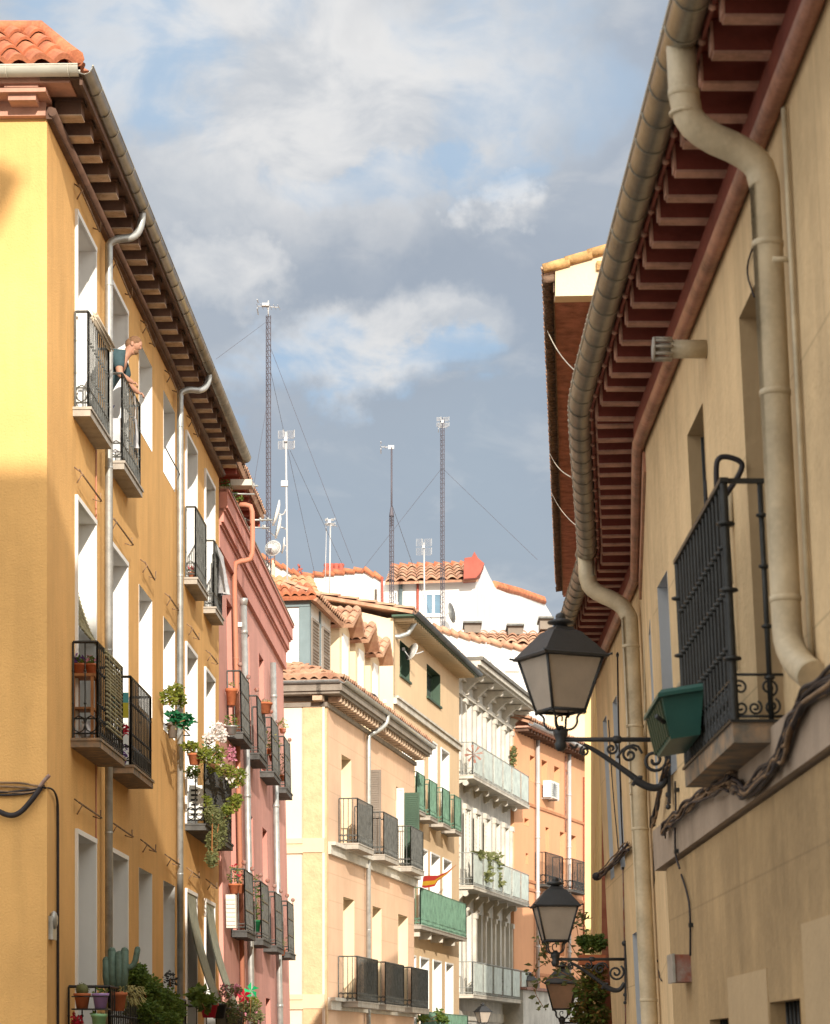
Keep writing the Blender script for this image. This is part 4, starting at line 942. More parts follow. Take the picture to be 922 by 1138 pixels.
# ================================================================== BACKGROUND WHITE HOUSES
def pt(px, py, D_): return Vector(((px-CX)*D_/FPX, D_, (HY-py)*D_/FPX))
def ext(pts, D0, dep, sl=0., px0=0.):
    mb = MB(); f = [pt(x, y, D0+sl*(x-px0)) for x, y in pts]; b = [v+Vector((0, dep, 0)) for v in f]; n = len(f)
    mb.add(f+b, [tuple(range(n)), tuple(range(n, 2*n))[::-1]]+[(i, i+n, (i+1) % n+n, (i+1) % n) for i in range(n)]); return mb
def coping(pts, D0, r=.13, dep=.5, sl=0., px0=0.):
    mb = MB(); P = []
    for (a, b) in zip(pts, pts[1:]):
        A = pt(*a, D0+sl*(a[0]-px0)); B = pt(*b, D0+sl*(b[0]-px0)); k = max(1, int((B-A).length/.35))
        for i in range(k): mb.tube([A.lerp(B, i/k)+Vector((0, 0, .05)), A.lerp(B, min(1, (i+1.15)/k))-Vector((0, 0, .05))], r*.9, 7, r2=r*.7)
    return mb
wh1 = thing('white_house', 'white house high in the background with a terracotta roof and a red chimney', 'house', tuple(pt(480, 1300, 105)))
mkobj('wall', ext([(426, 1240), (426, 646), (529, 643), (529, 1240)], 105, 7), M['whitewall'], wh1)
mkobj('side_wall', ext([(529, 1240), (529, 643), (538, 628), (544, 641), (550, 652), (575, 659), (604, 669), (613, 684), (616, 1240)], 105, 4, .2, 529), M['whitewall'], wh1)
mkobj('roof', tiles_mb(pt(428, 647, 104.4), pt(531, 643.5, 104.4), pt(521, 628, 107.5), pt(434, 631, 107.5), .42, .7, .1), M['oldtile'], wh1)
mkobj('ridge_tiles', coping([(434, 630), (520, 627)], 107.4, .16), M['tile'], wh1)
mkobj('coping', coping([(549, 651), (575, 658), (604, 668)], 105, .2, sl=.2, px0=529), M['tile'], wh1)
mkobj('chimney', ext([(515, 643), (516, 620), (524, 619), (527, 613), (531, 620), (538, 626), (534, 636), (529, 642)], 104, 1.2), M['redpaint'], wh1)
def win_px(root, x0, x1, y0, y1, D_, sill=True, fr='white', split=True, pane='glass'):
    A = pt(x0, y1, D_); B = pt(x1, y0, D_); F = WF((0, D_, 0)); t = .07; mb = MB()
    mb.box(F, A.x, A.x+t, -.06, .02, A.z, B.z); mb.box(F, B.x-t, B.x, -.06, .02, A.z, B.z); mb.box(F, A.x+t, B.x-t, -.06, .02, B.z-t, B.z); mb.box(F, A.x+t, B.x-t, -.06, .02, A.z, A.z+t)
    if split: m_ = (A.x+B.x)/2; mb.box(F, m_-.05, m_+.05, -.06, .02, A.z+t, B.z-t)
    if sill: mb.box(F, A.x-.08, B.x+.08, -.12, .02, A.z-.08, A.z)
    wd = mkobj('window', mb, M[fr], root); g = MB(); g.box(F, A.x+t, B.x-t, -.012, -.006, A.z+t, B.z-t); mkobj('pane', g, M[pane], wd)
bluegl = mat('blue_reflecting_glass', (.10, .19, .28), .1, var=.1, bump=0, spec=.8); M['bluegl'] = bluegl
win_px(wh1, 472, 491, 659, 684, 105, pane='bluegl'); win_px(wh1, 437, 442, 657, 670, 105, split=False)
for (x, d) in ((445, 0), (464, 0)): mb = MB(); mb.tube([pt(x, 646, 104.9), pt(x, 700, 104.9)], .06 if x > 450 else .09, 6); mkobj('downpipe', mb, M['redpaint'] if x > 450 else M['bluegrey'], wh1)
wh0 = thing('white_house', 'low white background house with a row of red chimney pots', 'house', tuple(pt(380, 1300, 100)))
mkobj('wall', ext([(336, 1240), (336, 641), (404, 634), (412, 637), (425.7, 644), (425.7, 1240)], 100, 8), M['whitewall'], wh0)
mkobj('coping', coping([(336, 640), (404, 633), (425, 643)], 99.9, .13), M['tile'], wh0)
for x in (363, 368, 373.5, 379): mb = MB(); b = pt(x, 640, 101); mb.lathe(b, [(.14, 0), (.12, .3), (.09, .32), (.13, .42), (.1, .48)], 8); mkobj('chimney_pot', mb, M['redpaint'], wh0)
win_px(wh0, 416, 419, 655, 678, 100, False, 'shutter', False)
mb = MB(); mb.tube([pt(424.5, 641, 99.8), pt(424.5, 690, 99.8)], .05, 6); mkobj('downpipe', mb, M['redpaint'], wh0)
wl = thing('terrace_wall', 'white sloping parapet behind the pink house roof below the dishes', 'wall', tuple(pt(320, 1300, 88)))
mkobj('wall', ext([(285, 1240), (285, 616), (296, 620), (347, 647), (347, 1240)], 88, 4), M['whitewall'], wl)
mkobj('coping', coping([(290, 618), (347, 646)], 87.9, .09), M['tile'], wl); mkobj('post', ext([(302, 645), (302, 622), (305, 623.5), (305, 645)], 87.5, .3), M['yel'], wl)
orr = thing('orange_roof', 'flat looking orange tiled roof below the white parapet on the left', 'roof', tuple(pt(330, 700, 84)))
mkobj('roof_tiles', tiles_mb(pt(295, 656, 84), pt(357, 663, 84), pt(347, 642, 87), pt(298, 641, 87), .3, .6, .06), mat('orange_roof_tile', (.60, .33, .18), .9, var=.15, vs=5, bump=.2), orr)
mkobj('wall', ext([(290, 1240), (290, 657), (320, 659), (345, 662), (357, 664), (357, 1240)], 84.2, 3), M['creamf'], orr)
wh2 = thing('white_house', 'white background house with long curved tile coping and two air conditioners', 'house', tuple(pt(520, 1300, 97)))
mkobj('wall', ext([(440, 1240), (440, 684), (452, 688), (480, 697), (510, 706), (545, 714), (592, 723), (606, 727), (606, 1240)], 97, 6), M['whitewall'], wh2)
mkobj('coping', coping([(446, 685), (452, 687), (480, 696), (510, 705), (545, 713), (592, 722), (606, 727)], 96.9, .14), M['oldtile'], wh2)
win_px(wh2, 502, 512, 722, 734, 97, True, 'stone', False, 'bluegl'); win_px(wh2, 563.5, 575, 728, 744, 97, True, 'white', False, 'white')
sr = thing('tiled_roof', 'narrow strip of weathered tiles behind the curved coping with grey dormers', 'roof', tuple(pt(560, 740, 99)))
mkobj('roof_tiles', tiles_mb(pt(500, 712, 99), pt(612, 718, 99), pt(608, 704, 102), pt(510, 703, 102), .42, .7, .1), M['oldtile'], sr)
for (x0, x1, y0, y1) in ((516, 534, 690, 703), (564.5, 581, 693, 705), (600, 614, 685, 699)):
    mb = ext([(x0, y1), (x0, y0+2), (x1, y0+2), (x1, y1)], 101, 1.2); dmm = mkobj('dormer', mb, M['shutter'], sr); mkobj('cap', ext([(x0-1.5, y0+2), (x0-1.5, y0), (x1+1.5, y0), (x1+1.5, y0+2)], 100.8, 1.6), M['greyiron'], dmm)
tr2 = thing('tiled_roof', 'weathered tiled roof with cream wall below it, right of the ornate cornice', 'roof', tuple(pt(590, 1300, 103)))
mkobj('roof_tiles', tiles_mb(pt(540, 778, 103), pt(660, 790, 103), pt(640, 757, 107), pt(545, 755, 107), .42, .7, .1), M['oldtile'], tr2)
mkobj('wall', ext([(560, 1240), (560, 779), (600, 780), (658, 791), (658, 1240)], 103.2, 6), M['creamf'], tr2)
wh3 = thing('white_house', 'plain white wall behind the nearest lantern', 'house', tuple(pt(630, 1300, 112)))
mkobj('wall', ext([(590, 1240), (590, 722), (612, 716), (664, 722), (664, 1240)], 112, 6), M['whitewall'], wh3)
# ================================================================== STREET LAMPS
def children(o): return [c for c in COL.objects if c.parent == o]
def copy_tree(o, parent=None):
    c = o.copy(); COL.objects.link(c); c.parent = parent
    for ch in children(o): copy_tree(ch, c)
    return c
def lamp(label, loc, nrm, arm=.72, yaw=0., glass='frost', sc=1.):
    t = thing('street_lamp', label, 'street lamp', (0, 0, 0)); V = Vector
    mb = MB(); mb.box(W0, 0, .02, -.03, .03, -.42, .14); mb.box(W0, 0, .03, -.02, .02, -.62, -.42) if False else None
    mb.ball((.02, 0, .16), .03, 8); mb.ball((.015, 0, -.36), .022, 6); mb.ball((.015, 0, -.44), .02, 6)
    mb.tube([(0, 0, 0), (arm+.04, 0, 0)], .0155, 8); mb.lathe((arm*.5, 0, 0), [(.016, -.03), (.026, -.02), (.026, .02), (.016, .03)], 8, axis=V((1, 0, 0)))
    k = arm/.76
    mb.tube(smooth([(.02, 0, -.24), (.06, 0, -.31), (.13, 0, -.32), (.24, 0, -.26)], 2), .02, 8, r2=.028)
    mb.tube(smooth([(.22*k, 0, -.275), (.3*k, 0, -.22), (.5*k, 0, -.09), (.62*k, 0, -.03)], 2), .024, 8, r2=.012)
    mb.tube(smooth([(.2*k, 0, -.25), (.23*k, 0, -.245), (.27*k, 0, -.30)], 1), .014, 6)
    br = mkobj('bracket', mb, M['lampblack'], t)
    for (x, z, r, sg_, a0, tt, tn) in ((.115*k, -.135, .085, 1, 2.2, .012, 1.7), (.29*k, -.10, .055, -1, 2.6, .010, 1.5), (.42*k, -.06, .04, 1, 2.2, .009, 1.4), (.61*k, -.075, .032, -1, 1.2, .009, 1.5)):
        mb = MB(); mb.spiral(lambda u, v: V((x+u, 0, z+v)), r, tn, tt, 26, 6, sg_, a0); mkobj('scroll', mb, M['lampblack'], br)
    mb = MB(); mb.tube(smooth([(.66*k, 0, -.03), (.68*k, 0, -.06), (.72*k, 0, -.03)], 1), .01, 5); mb.tube(smooth([(.2*k, 0, -.09), (.24*k, 0, -.03), (.33*k, 0, -.05), (.38*k, 0, -.12)], 1), .009, 5); mkobj('scroll', mb, M['lampblack'], br)
    mb = MB(); mb.lathe((arm+.02, 0, 0), [(.02, -.075), (.035, -.06), (.042, -.03), (.03, -.01), (.046, .03), (.05, .055), (.03, .07), (.018, .09)], 10); mkobj('knuckle', mb, M['lampblack'], t)
    c = V((arm+.02, 0, 0)); RM = Matrix.Rotation(yaw, 3, 'Z'); q = lambda x, y, z: c+RM@V((x, y, z))
    hb, ht, zb, zt = .118, .205, .185, .53
    mb = MB()
    for sx in (-1, 1):
        for sy in (-1, 1):
            mb.tube(smooth([q(sx*.012, sy*.012, .065), q(sx*.055, sy*.055, .06), q(sx*.082, sy*.082, .10), q(sx*.078, sy*.078, .15), q(sx*hb*.98, sy*hb*.98, zb)], 2), .008, 6)
    mb.tube(smooth([q(0, 0, .07), q(.03, 0, .1), q(.03, 0, .15), q(-.015, 0, .16), q(-.01, 0, .12)], 2), .006, 5)
    mkobj('cage', mb, M['lampblack'], t)
    mb = MB(); cs = [(-1, -1), (1, -1), (1, 1), (-1, 1)]
    for i in range(4):
        a, b = cs[i], cs[(i+1) % 4]
        mb.tube([q(a[0]*hb, a[1]*hb, zb), q(a[0]*ht, a[1]*ht, zt)], .011, 6); mb.tube([q(a[0]*hb, a[1]*hb, zb), q(b[0]*hb, b[1]*hb, zb)], .012, 6); mb.tube([q(a[0]*ht, a[1]*ht, zt), q(b[0]*ht, b[1]*ht, zt)], .011, 6)
        mb.ball(q(a[0]*hb, a[1]*hb, zb-.012), .012, 6)
    mkobj('lantern_frame', mb, M['lampblack'], t)
    for i in range(4):
        a, b = cs[i], cs[(i+1) % 4]; mb = MB()
        A = [q(a[0]*hb*.98, a[1]*hb*.98, zb), q(b[0]*hb*.98, b[1]*hb*.98, zb), q(b[0]*ht*.98, b[1]*ht*.98, zt), q(a[0]*ht*.98, a[1]*ht*.98, zt)]
        I = [v+(c+V((0, 0, .35))-v).normalized()*.004 for v in A]; mb.hexa(A+I); mkobj('glass_panel', mb, M[glass], t)
    mb = MB(); lv = [(.232, .525), (.236, .54), (.225, .548), (.15, .64), (.1, .70), (.075, .712), (.06, .735)]
    vs = [q(sx*h, sy*h, z) for h, z in lv for sx, sy in cs]; n = len(lv)
    mb.add(vs, [(i*4+j, i*4+(j+1) % 4, (i+1)*4+(j+1) % 4, (i+1)*4+j) for i in range(n-1) for j in range(4)]+[(3, 2, 1, 0), (n*4-4, n*4-3, n*4-2, n*4-1)])
    for sx, sy in cs: mb.tube([q(sx*.225, sy*.225, .537), q(sx*.25, sy*.25, .545)], .008, 5)
    rf = mkobj('lantern_roof', mb, M['lampblack'], t)
    mb = MB(); mb.lathe(c+V((0, 0, .73)), [(.045, 0), (.045, .02), (.085, .028), (.088, .04), (.05, .055), (.03, .06), (.035, .072), (.028, .09), (.01, .1)], 16); mkobj('finial', mb, M['lampblack'], rf)
    t.location = loc; t.rotation_euler = (0, 0, math.atan2(nrm.y, nrm.x)); t.scale = (sc, sc, sc)
    return t
s, z = S1.hit(745, 822); lamp('largest street lamp on a scrolled bracket beside the green planter', S1.w(s, 0, z), S1.n, .70, R(24))
s, z = S3.hit(696, 1066); lamp('black street lamp with frosted panes near the foot of the far cream downpipe', S3.w(s, 0, z), S3.n, .70, R(4))
lp = R3.w(5.5, 0, .47); lamp('black street lamp with amber tinted panes hanging below another lantern', lp, R3.n, (lp.x-(626-CX)*lp.y/FPX), R(-3), 'mirror')
s = E3-.3; lamp('tiny grey lantern on the foot of the ornate house', C3.w(s, 0, (HY-1107)*C3.w(s, 0, 0).y/FPX), C3.n, .72, R(30))
p = pt(518, 1141, 83.4); s = C3.s_at(512, 1, 0); q_ = C3.w(s, 0, 0); lamp('tiny lantern under the lowest balcony of the ornate house', (q_.x, q_.y, (HY-1143)*q_.y/FPX), C3.n, .7, R(35))
# ================================================================== GREEN PLANTER ON THE RIGHT BALCONY
t = thing('planter', 'dark green plastic window box hanging from the right balcony', 'planter', tuple(S1.w(7.5, .4, 1.58)))
def tilt(a, o, z): return S1.w(7.12+a*.8, .24+o*.76, 1.655+z*.86+.12*(-o)-.02*a)
class TF: w = staticmethod(tilt)
mb = MB(); L_ = .92
b0 = [(.05, .03), (L_-.05, .03), (L_-.05, .23), (.05, .23)]; t0 = [(0, 0), (L_, 0), (L_, .28), (0, .28)]
mb.hexa([tilt(a, o, 0) for a, o in b0]+[tilt(a, o, .25) for a, o in t0]); mkobj('tub', mb, M['greenpl'], t)
mb = MB(); mb.box(TF, -.03, L_+.03, -.02, .31, .25, .272); mb.hexa([tilt(-.03, -.02, .272), tilt(L_+.03, -.02, .272), tilt(L_+.03, .31, .272), tilt(-.03, .31, .272), tilt(0, .01, .295), tilt(L_, .01, .295), tilt(L_, .28, .295), tilt(0, .28, .295)]); mkobj('rim', mb, M['greenpl'], t)
for i in range(8): mb = MB(); a = .06+i*.115; mb.hexa([tilt(a, .235, .02), tilt(a+.04, .235, .02), tilt(a+.04, .25, .02), tilt(a, .25, .02), tilt(a, .275, .24), tilt(a+.04, .275, .24), tilt(a+.04, .295, .24), tilt(a, .295, .24)]); mkobj('slat', mb, mat('dull_olive_plastic', (.06, .085, .05), .6, var=.2, bump=.05), t)
mb = MB(); mb.tube([tilt(.02, .27, .1), tilt(-.03, .33, .14)], .012, 5); mb.tube([tilt(.3, -.04, .27), tilt(.3, .3, .26)], .008, 5); mkobj('hook', mb, M['iron'], t)
# ================================================================== CABLES
def bundle(F, pts, n, spread, r, label, mt_, cat='cable', o=.05, sub=3):
    P = [(F.hit(x, y, o), o) for x, y in pts]; base = [F.w(a, oo, z) for (a, z), oo in P]; t = thing('cable_bundle', label, cat, tuple(base[0]))
    for i in range(n):
        of = Vector((random.gauss(0, spread)*.4, random.gauss(0, spread), random.gauss(0, spread))); Q = [b+of+Vector((random.gauss(0, .01)*.5, random.gauss(0, spread*.6), random.gauss(0, spread*.7))) for b in base]
        mb = MB(); mb.tube(smooth(Q, 2), r*random.uniform(.45, 1.1), 6); mkobj('cable', mb, M[mt_] if i % 3 else M['cablet' if mt_ == 'cable' else 'cable'], t)
    return t
def densify(pts, k=3):
    o = []
    for a, b in zip(pts, pts[1:]): o += [(a[0]+(b[0]-a[0])*i/k, a[1]+(b[1]-a[1])*i/k) for i in range(k)]
    return o+[pts[-1]]
bundle(S1, densify([(935, 748), (893, 776), (878, 802), (869, 834), (854, 856), (832, 878), (815, 876)]), 12, .022, .012, 'thick black cables looping under the right balcony', 'cable', o=.11)
bundle(S1, densify([(812, 868), (790, 878), (772, 890), (756, 904), (742, 918), (737, 926)]), 13, .022, .009, 'tangled dusty cables running along the top of the grey plaster band', 'cablet', o=.11)
bundle(S1, densify([(742, 850), (733, 878), (728, 905), (724, 919)]), 8, .02, .011, 'short dusty cable tangle under the nearest lamp bracket', 'cablet', o=.06)
bundle(S3, densify([(698, 940), (686, 952), (674, 966), (666, 973)]), 8, .022, .013, 'cable tangle crossing the far wall left of the far downpipe', 'cablet', o=.05)
mb = MB(); mb.ball(S3.w(*([S3.hit(668, 974)[0], .05, S3.hit(668, 974)[1]])), .055, 10, (1, 1.2, .9)); solo('junction', mb, M['cable'], 'round black cable junction at the corner left of the far downpipe', 'junction box')
def wire(F, pts, r, label, m='cable', o=.012, clips=(), name='wall_cable'):
    P = [F.w(F.hit(x, y, o)[0], o, F.hit(x, y, o)[1]) for x, y in pts]; mb = MB(); mb.tube(smooth(P, 2), r, 6)
    ob = solo(name, mb, M[m], label, 'cable')
    for (x, y) in clips:
        a, z = F.hit(x, y, o); mb = MB(); mb.box(F, a-.03, a+.03, 0, o+r*1.6, z-.012, z+.012); c_ = mkobj('clip', mb, M['iron'], None, ob['_o']); c_.parent = ob; c_.location = (0, 0, 0)
wire(S1, [(750, 868), (751, 900), (750, 925)], .007, 'thin cable dropping from the nearest lamp bracket to the cable tangle', o=.02, clips=[(751, 878)])
wire(S1, [(750, 920), (750, 950), (755, 965)], .007, 'thin black cable crossing the grey plaster band', o=.09, clips=[(751, 946)])
wire(S1b, [(757, 972), (763, 990), (767, 1010), (767, 1062)], .007, 'thin black cable running down the ochre wall to the rusty box', o=.015, clips=[(767, 1028)])
wire(S2, [(726, 925), (727, 1000), (729, 1050), (732, 1085), (735, 1090)], .006, 'thin cable with a kink near the bottom, left of the rusty box', clips=[(731, 1068)])
wire(S3, [(686, 725), (687, 800), (690, 900), (692, 945)], .008, 'upper thin cable left of the far downpipe', clips=[(686, 728)])
wire(S3, [(692, 965), (693, 1010), (695, 1138)], .008, 'reddish thin cable below the tangle, left of the far downpipe', 'rust', clips=[(692, 965)])
wire(S3, [(676, 800), (680, 870), (687, 945)], .006, 'thin dark cable left of the two others on the far wall')
wire(S3, [(716, 690), (717, 800), (719, 1138)], .012, 'pale conduit right behind the far downpipe', 'creampipe')
wire(S1, [(757, 762), (778, 728), (792, 700)], .03, 'slanting cream drain pipe behind the green planter', 'creampipe', o=.04, name='drain_pipe')
wire(S1, [(838, 330), (828, 300), (838, 270)], .005, 'short looping wire beside the near downpipe')
a, z = S1b.hit(765, 1092); t = thing('electrical_box', 'rusty electrical box with grey side on the ochre lower wall', 'box', tuple(S1b.w(a, 0, z)))
mb = MB(); mb.box(S1b, a-.18, a+.12, 0, .10, z, z+.17); mkobj('box_body', mb, M['rust'], t); mb = MB(); mb.box(S1b, a-.19, a+.13, .1, .115, z-.004, z+.175); mkobj('lid', mb, M['galv'], t)
# wires on the ochre corner
def fq(px, py, o=.03): return FQ.w((52-px)/109.6, o, (HY-py)/109.6)
t = thing('cable_bundle', 'tan and black wires meeting at the corner of the ochre house', 'cable', tuple(fq(20, 880)))
for i, (y0, y1, y2, m) in enumerate(((870, 870, 874, 'cablet'), (874, 875, 877, 'cablet'), (881, 879, 877, 'cable'), (884, 883, 880, 'cable'), (879, 882, 880, 'cablet'))):
    mb = MB(); mb.tube(smooth([fq(-60, y0-3), fq(0, y0), fq(24, y1), fq(42, y2), fq(50, 873)], 2), .012, 6); mkobj('cable', mb, M[m], t)
mb = MB(); mb.tube(smooth([fq(-60, 895, .06), fq(-5, 900, .06), (fq(12, 908, .07)), fq(24, 904, .07), fq(36, 890, .06), fq(46, 876, .05)], 2), .028, 8); mkobj('conduit', mb, M['cable'], t)
mb = MB(); mb.tube(smooth([fq(44, 876, .04), fq(50, 868, .05), fq(56, 862, .06)], 1), .02, 6); mkobj('cable', mb, M['rust'], t)
for k in (0, 1):
    mb = MB(); mb.tube(smooth([fq(48, 876, .05), FL.w(.1, .04, 2.74), FL.w(.42+.05*k, .03, 2.68), FL.w(.5+.06*k, .02, 2.5), FL.w(.5+.06*k, .02, 1.8)], 2)+[FL.w(.52+.05*k, .02, -3)], .010, 6); mkobj('cable', mb, M['cable'], t)
# ================================================================== ANTENNAS, DISHES, WIRES
def lattice(base, top, w_, label, solid=0., group=None, m='mast'):
    t = thing('antenna_mast', label, 'antenna', tuple(base)); H = top-base.z; mb = MB(); zs = base.z+H*(1-solid)
    cs = [Vector((w_*math.cos(a), w_*math.sin(a), 0)) for a in (.5, 2.6, 4.7)]
    for c in cs: mb.tube([base+c, Vector((base.x, base.y, zs))+c], w_*.16, 4)
    n = int((zs-base.z)/(w_*2.2))
    for i in range(n):
        z0 = i*w_*2.2; z1 = z0+w_*2.2
        for j in range(3): mb.tube([base+cs[j]+Vector((0, 0, z0)), base+cs[(j+1) % 3]+Vector((0, 0, z1))], w_*.11, 3, False); mb.tube([base+cs[j]+Vector((0, 0, z1)), base+cs[(j+1) % 3]+Vector((0, 0, z1))], w_*.1, 3, False)
    if solid: mb.tube([Vector((base.x, base.y, zs-.3)), Vector((base.x, base.y, top))], w_*.45, 6); mb.lathe(Vector((base.x, base.y, zs-.02)), [(w_*1.1, 0), (w_*.5, .25)], 6)
    mkobj('lattice', mb, M[m], t); return t
def yagi(t, c, L_, n, m='galvant', dirv=(1, .2, 0)):
    d = Vector(dirv).normalized(); mb = MB(); mb.tube([c-d*L_/2, c+d*L_/2], .012, 5)
    for i in range(n):
        p_ = c+d*(-L_/2+L_*i/(n-1)); mb.tube([p_-Vector((0, 0, .0))-Vector((.02, .22, 0)), p_+Vector((.02, .22, 0))], .006, 4); 
    for sgn in (-1, 1): mb.tube([c-d*L_*.5+Vector((0, -.2, .1*sgn)), c-d*L_*.5+Vector((0, .2, .14*sgn))], .012, 4)
    return mkobj('aerial', mb, M[m], t)
def grid_panel(t, c, w_, h, m='galvant', rows=7, cols=2, mid=True):
    mb = MB(); w_ *= .85; h *= .85
    for sx in (-1, 1):
        for sz in (-1, 1):
            x0, x1 = sorted((c.x+sx*.03, c.x+sx*w_/2)); z0, z1 = sorted((c.z+sz*.04, c.z+sz*h/2)); 
            mb.tube([(x0, c.y, z0), (x1, c.y, z0), (x1, c.y, z1), (x0, c.y, z1)], .008, 4, closed=True)
            for i in range(1, rows): zz = z0+(z1-z0)*i/rows; mb.tube([(x0, c.y, zz), (x1, c.y, zz)], .005, 3)
            mb.tube([(x1, c.y, z0), (x1+sx*.03, c.y-.12, z0), (x1+sx*.03, c.y-.12, z1), (x1, c.y, z1)], .008, 4)
    mb.box(W0, c.x-.035, c.x+.035, c.y-.1, c.y+.02, c.z-.05, c.z+.05)
    return mkobj('grid_panel', mb, M[m], t)
def dish(label, c, r, face, m='dish', arm=True, mount=None):
    face = Vector(face).normalized(); t = thing('satellite_dish', label, 'satellite dish', tuple(c)); mb = MB()
    mb.lathe(c, [(r, 0), (r*.98, -.02), (r*.7, -r*.17), (r*.3, -r*.24), (.01, -r*.26), (.01, -r*.25), (r*.3, -r*.22), (r*.7, -r*.14), (r*.96, -.0)], 20, axis=face); mkobj('reflector', mb, M[m], t)
    mb = MB(); up = Vector((0, 0, 1)); f = c+face*r*1.1-up*r*.3; mb.tube([c-up*r*.95, f], .012, 5); mb.box(WF(f), -.04, .04, -.05, .05, -.04, .04); mkobj('feed_arm', mb, M['galvant'], t)
    if mount is not None: mb = MB(); mb.tube(smooth([c-face*r*.25, c-face*r*.6, mount], 1), .018, 6); mkobj('mount', mb, M['galvant'], t)
    return t
m1 = lattice(Vector((pt(298, 1, 60).x, 60, 10.4)), pt(0, 350, 60).z, .06, 'tallest lattice mast in the sky, standing behind the pink house', 0); yagi(m1, pt(298, 341, 60), .5, 6)
mb = MB(); c = pt(298, 338, 60); mb.box(W0, c.x-.14, c.x+.02, 59.9, 60.05, c.z-.06, c.z+.0); mb.tube([pt(298, 352, 60), pt(298, 334, 60)], .018, 6); mkobj('amplifier', mb, M['galvant'], m1)
m2 = thing('antenna_mast', 'slim pale mast with a curved grid aerial, just right of the tallest mast', 'antenna', tuple(pt(318, 680, 61)))
mb = MB(); mb.tube([pt(319.5, 690, 61), pt(317.5, 480, 61)], .022, 8); mb.box(WF(pt(316, 538, 61)), -.08, .08, -.06, .06, -.05, .07); mkobj('pole', mb, M['galvant'], m2); grid_panel(m2, pt(317.5, 489, 61), .42, .5)
m3 = lattice(Vector((pt(435, 1, 72).x, 72, 12.3)), pt(0, 497, 72).z, .065, 'mast with lattice foot and thin dark top, third from the left', .4)
yagi(m3, pt(430, 497, 72), .35, 4); mb = MB(); mb.box(WF(pt(434, 497, 72)), -.07, .09, -.02, .02, -.05, .05); mkobj('reflector', mb, M['galvant'], m3)
m4 = lattice(Vector((pt(491.5, 1, 95).x, 95, pt(0, 696, 95).z)), pt(0, 465, 95).z, .08, 'long lattice mast standing before the tiled roof of the white house', 0)
grid_panel(m4, pt(491.5, 469, 95), .5, .4); yagi(m4, pt(491.5, 475, 95), .3, 3)
m5 = thing('antenna_mast', 'short pale aerial pole above the cream gable wall', 'antenna', tuple(pt(366, 665, 73))); mb = MB(); mb.tube([pt(366, 665, 73), pt(367, 580, 73)], .022, 6); mb.tube([pt(361, 655, 73), pt(362.5, 590, 73)], .012, 5); mkobj('pole', mb, M['galvant'], m5); yagi(m5, pt(368, 584, 73), .3, 4); grid_panel(m5, pt(366, 580, 73), .3, .2)
m6 = thing('antenna_mast', 'white pole with a square grid aerial before the white house window', 'antenna', tuple(pt(471, 720, 94))); mb = MB(); mb.tube([pt(472, 735, 94), pt(471, 603, 94)], .03, 6); mkobj('pole', mb, M['galvant'], m6); grid_panel(m6, pt(470.5, 608, 94), .62, .68)
m7 = thing('antenna_tripod', 'low red aerial frame on the roofs beside the white parapet', 'antenna', tuple(pt(335, 643, 87.9))); mb = MB(); mb.tube([pt(330, 640, 87.9), pt(333, 628, 87.9)], .03, 5); mb.tube([pt(337, 642, 87.9), pt(331, 627, 87.9)], .03, 5); mb.tube([pt(327, 636, 87.9), pt(336, 632, 87.9)], .03, 5); mkobj('frame', mb, M['redpaint'], m7)
dish('round white satellite dish facing the camera beside the pink cornice', pt(303, 609, 59), .19, (-.25, -1, .25), mount=pt(305, 626, 59.4))
dish('upper narrow white dish held by the slim pale mast', pt(306, 570, 61), .32, (-.96, -.15, .25), mount=pt(317.5, 566, 61))
dish('lower narrow white dish held by the slim pale mast', pt(308, 585, 61.5), .30, (-.96, -.15, .2), mount=pt(317.5, 588, 61))
dish('small edge-on dish between the round white dish and the slim mast', pt(314, 606, 62), .2, (-.96, -.1, .15), mount=pt(318, 612, 61))
dish('grey dish on the roof edge of the corner house', pt(417, 781, 64), .26, (.8, -.5, .3), 'shutter', mount=pt(413, 790, 64))
dish('pale dish in front of the attic window under the blue-grey gutter', pt(457, 724, 71.5), .26, (-.75, -.5, .4), mount=pt(470, 724, 71.8))
dish('grey edge-on dish on the white wall left of the red chimney', pt(502, 681, 103.5), .42, (.93, -.35, .15), 'galv', mount=pt(494, 695, 104.6))
def gwire(a, b, label, r=.0045, m='mast', sag=0.):
    mb = MB(); P = [a.lerp(b, i/10)+Vector((0, 0, -sag*4*(i/10)*(1-i/10))) for i in range(11)]; mb.tube(P, r, 4); solo('guy_wire', mb, M[m], label, 'wire')
gwire(pt(298, 380, 60), pt(392, 626, 60), 'long guy wire from the tallest mast down to the right'); gwire(pt(298, 356, 60), pt(240, 399, 45), 'guy wire from the tallest mast left to the ochre gutter'); gwire(pt(298, 440, 60), pt(276, 575, 50), 'guy wire from the tallest mast down behind the pink house')
gwire(pt(491, 520, 95), pt(597, 622, 95), 'guy wire from the long lattice mast down to the right', .0065); gwire(pt(491, 520, 95), pt(400, 636, 95), 'guy wire from the long lattice mast down to the left', .0065); gwire(pt(435, 560, 72), pt(480, 690, 80), 'guy wire from the third mast down to the right', .0065)
gwire(pt(300, 410, 60), pt(350, 640, 70), 'guy wire running from the tallest mast down to the white parapet', .0045); gwire(pt(322, 500, 61), pt(386, 640, 70), 'guy wire from the slim pale mast down to the right', .0045)
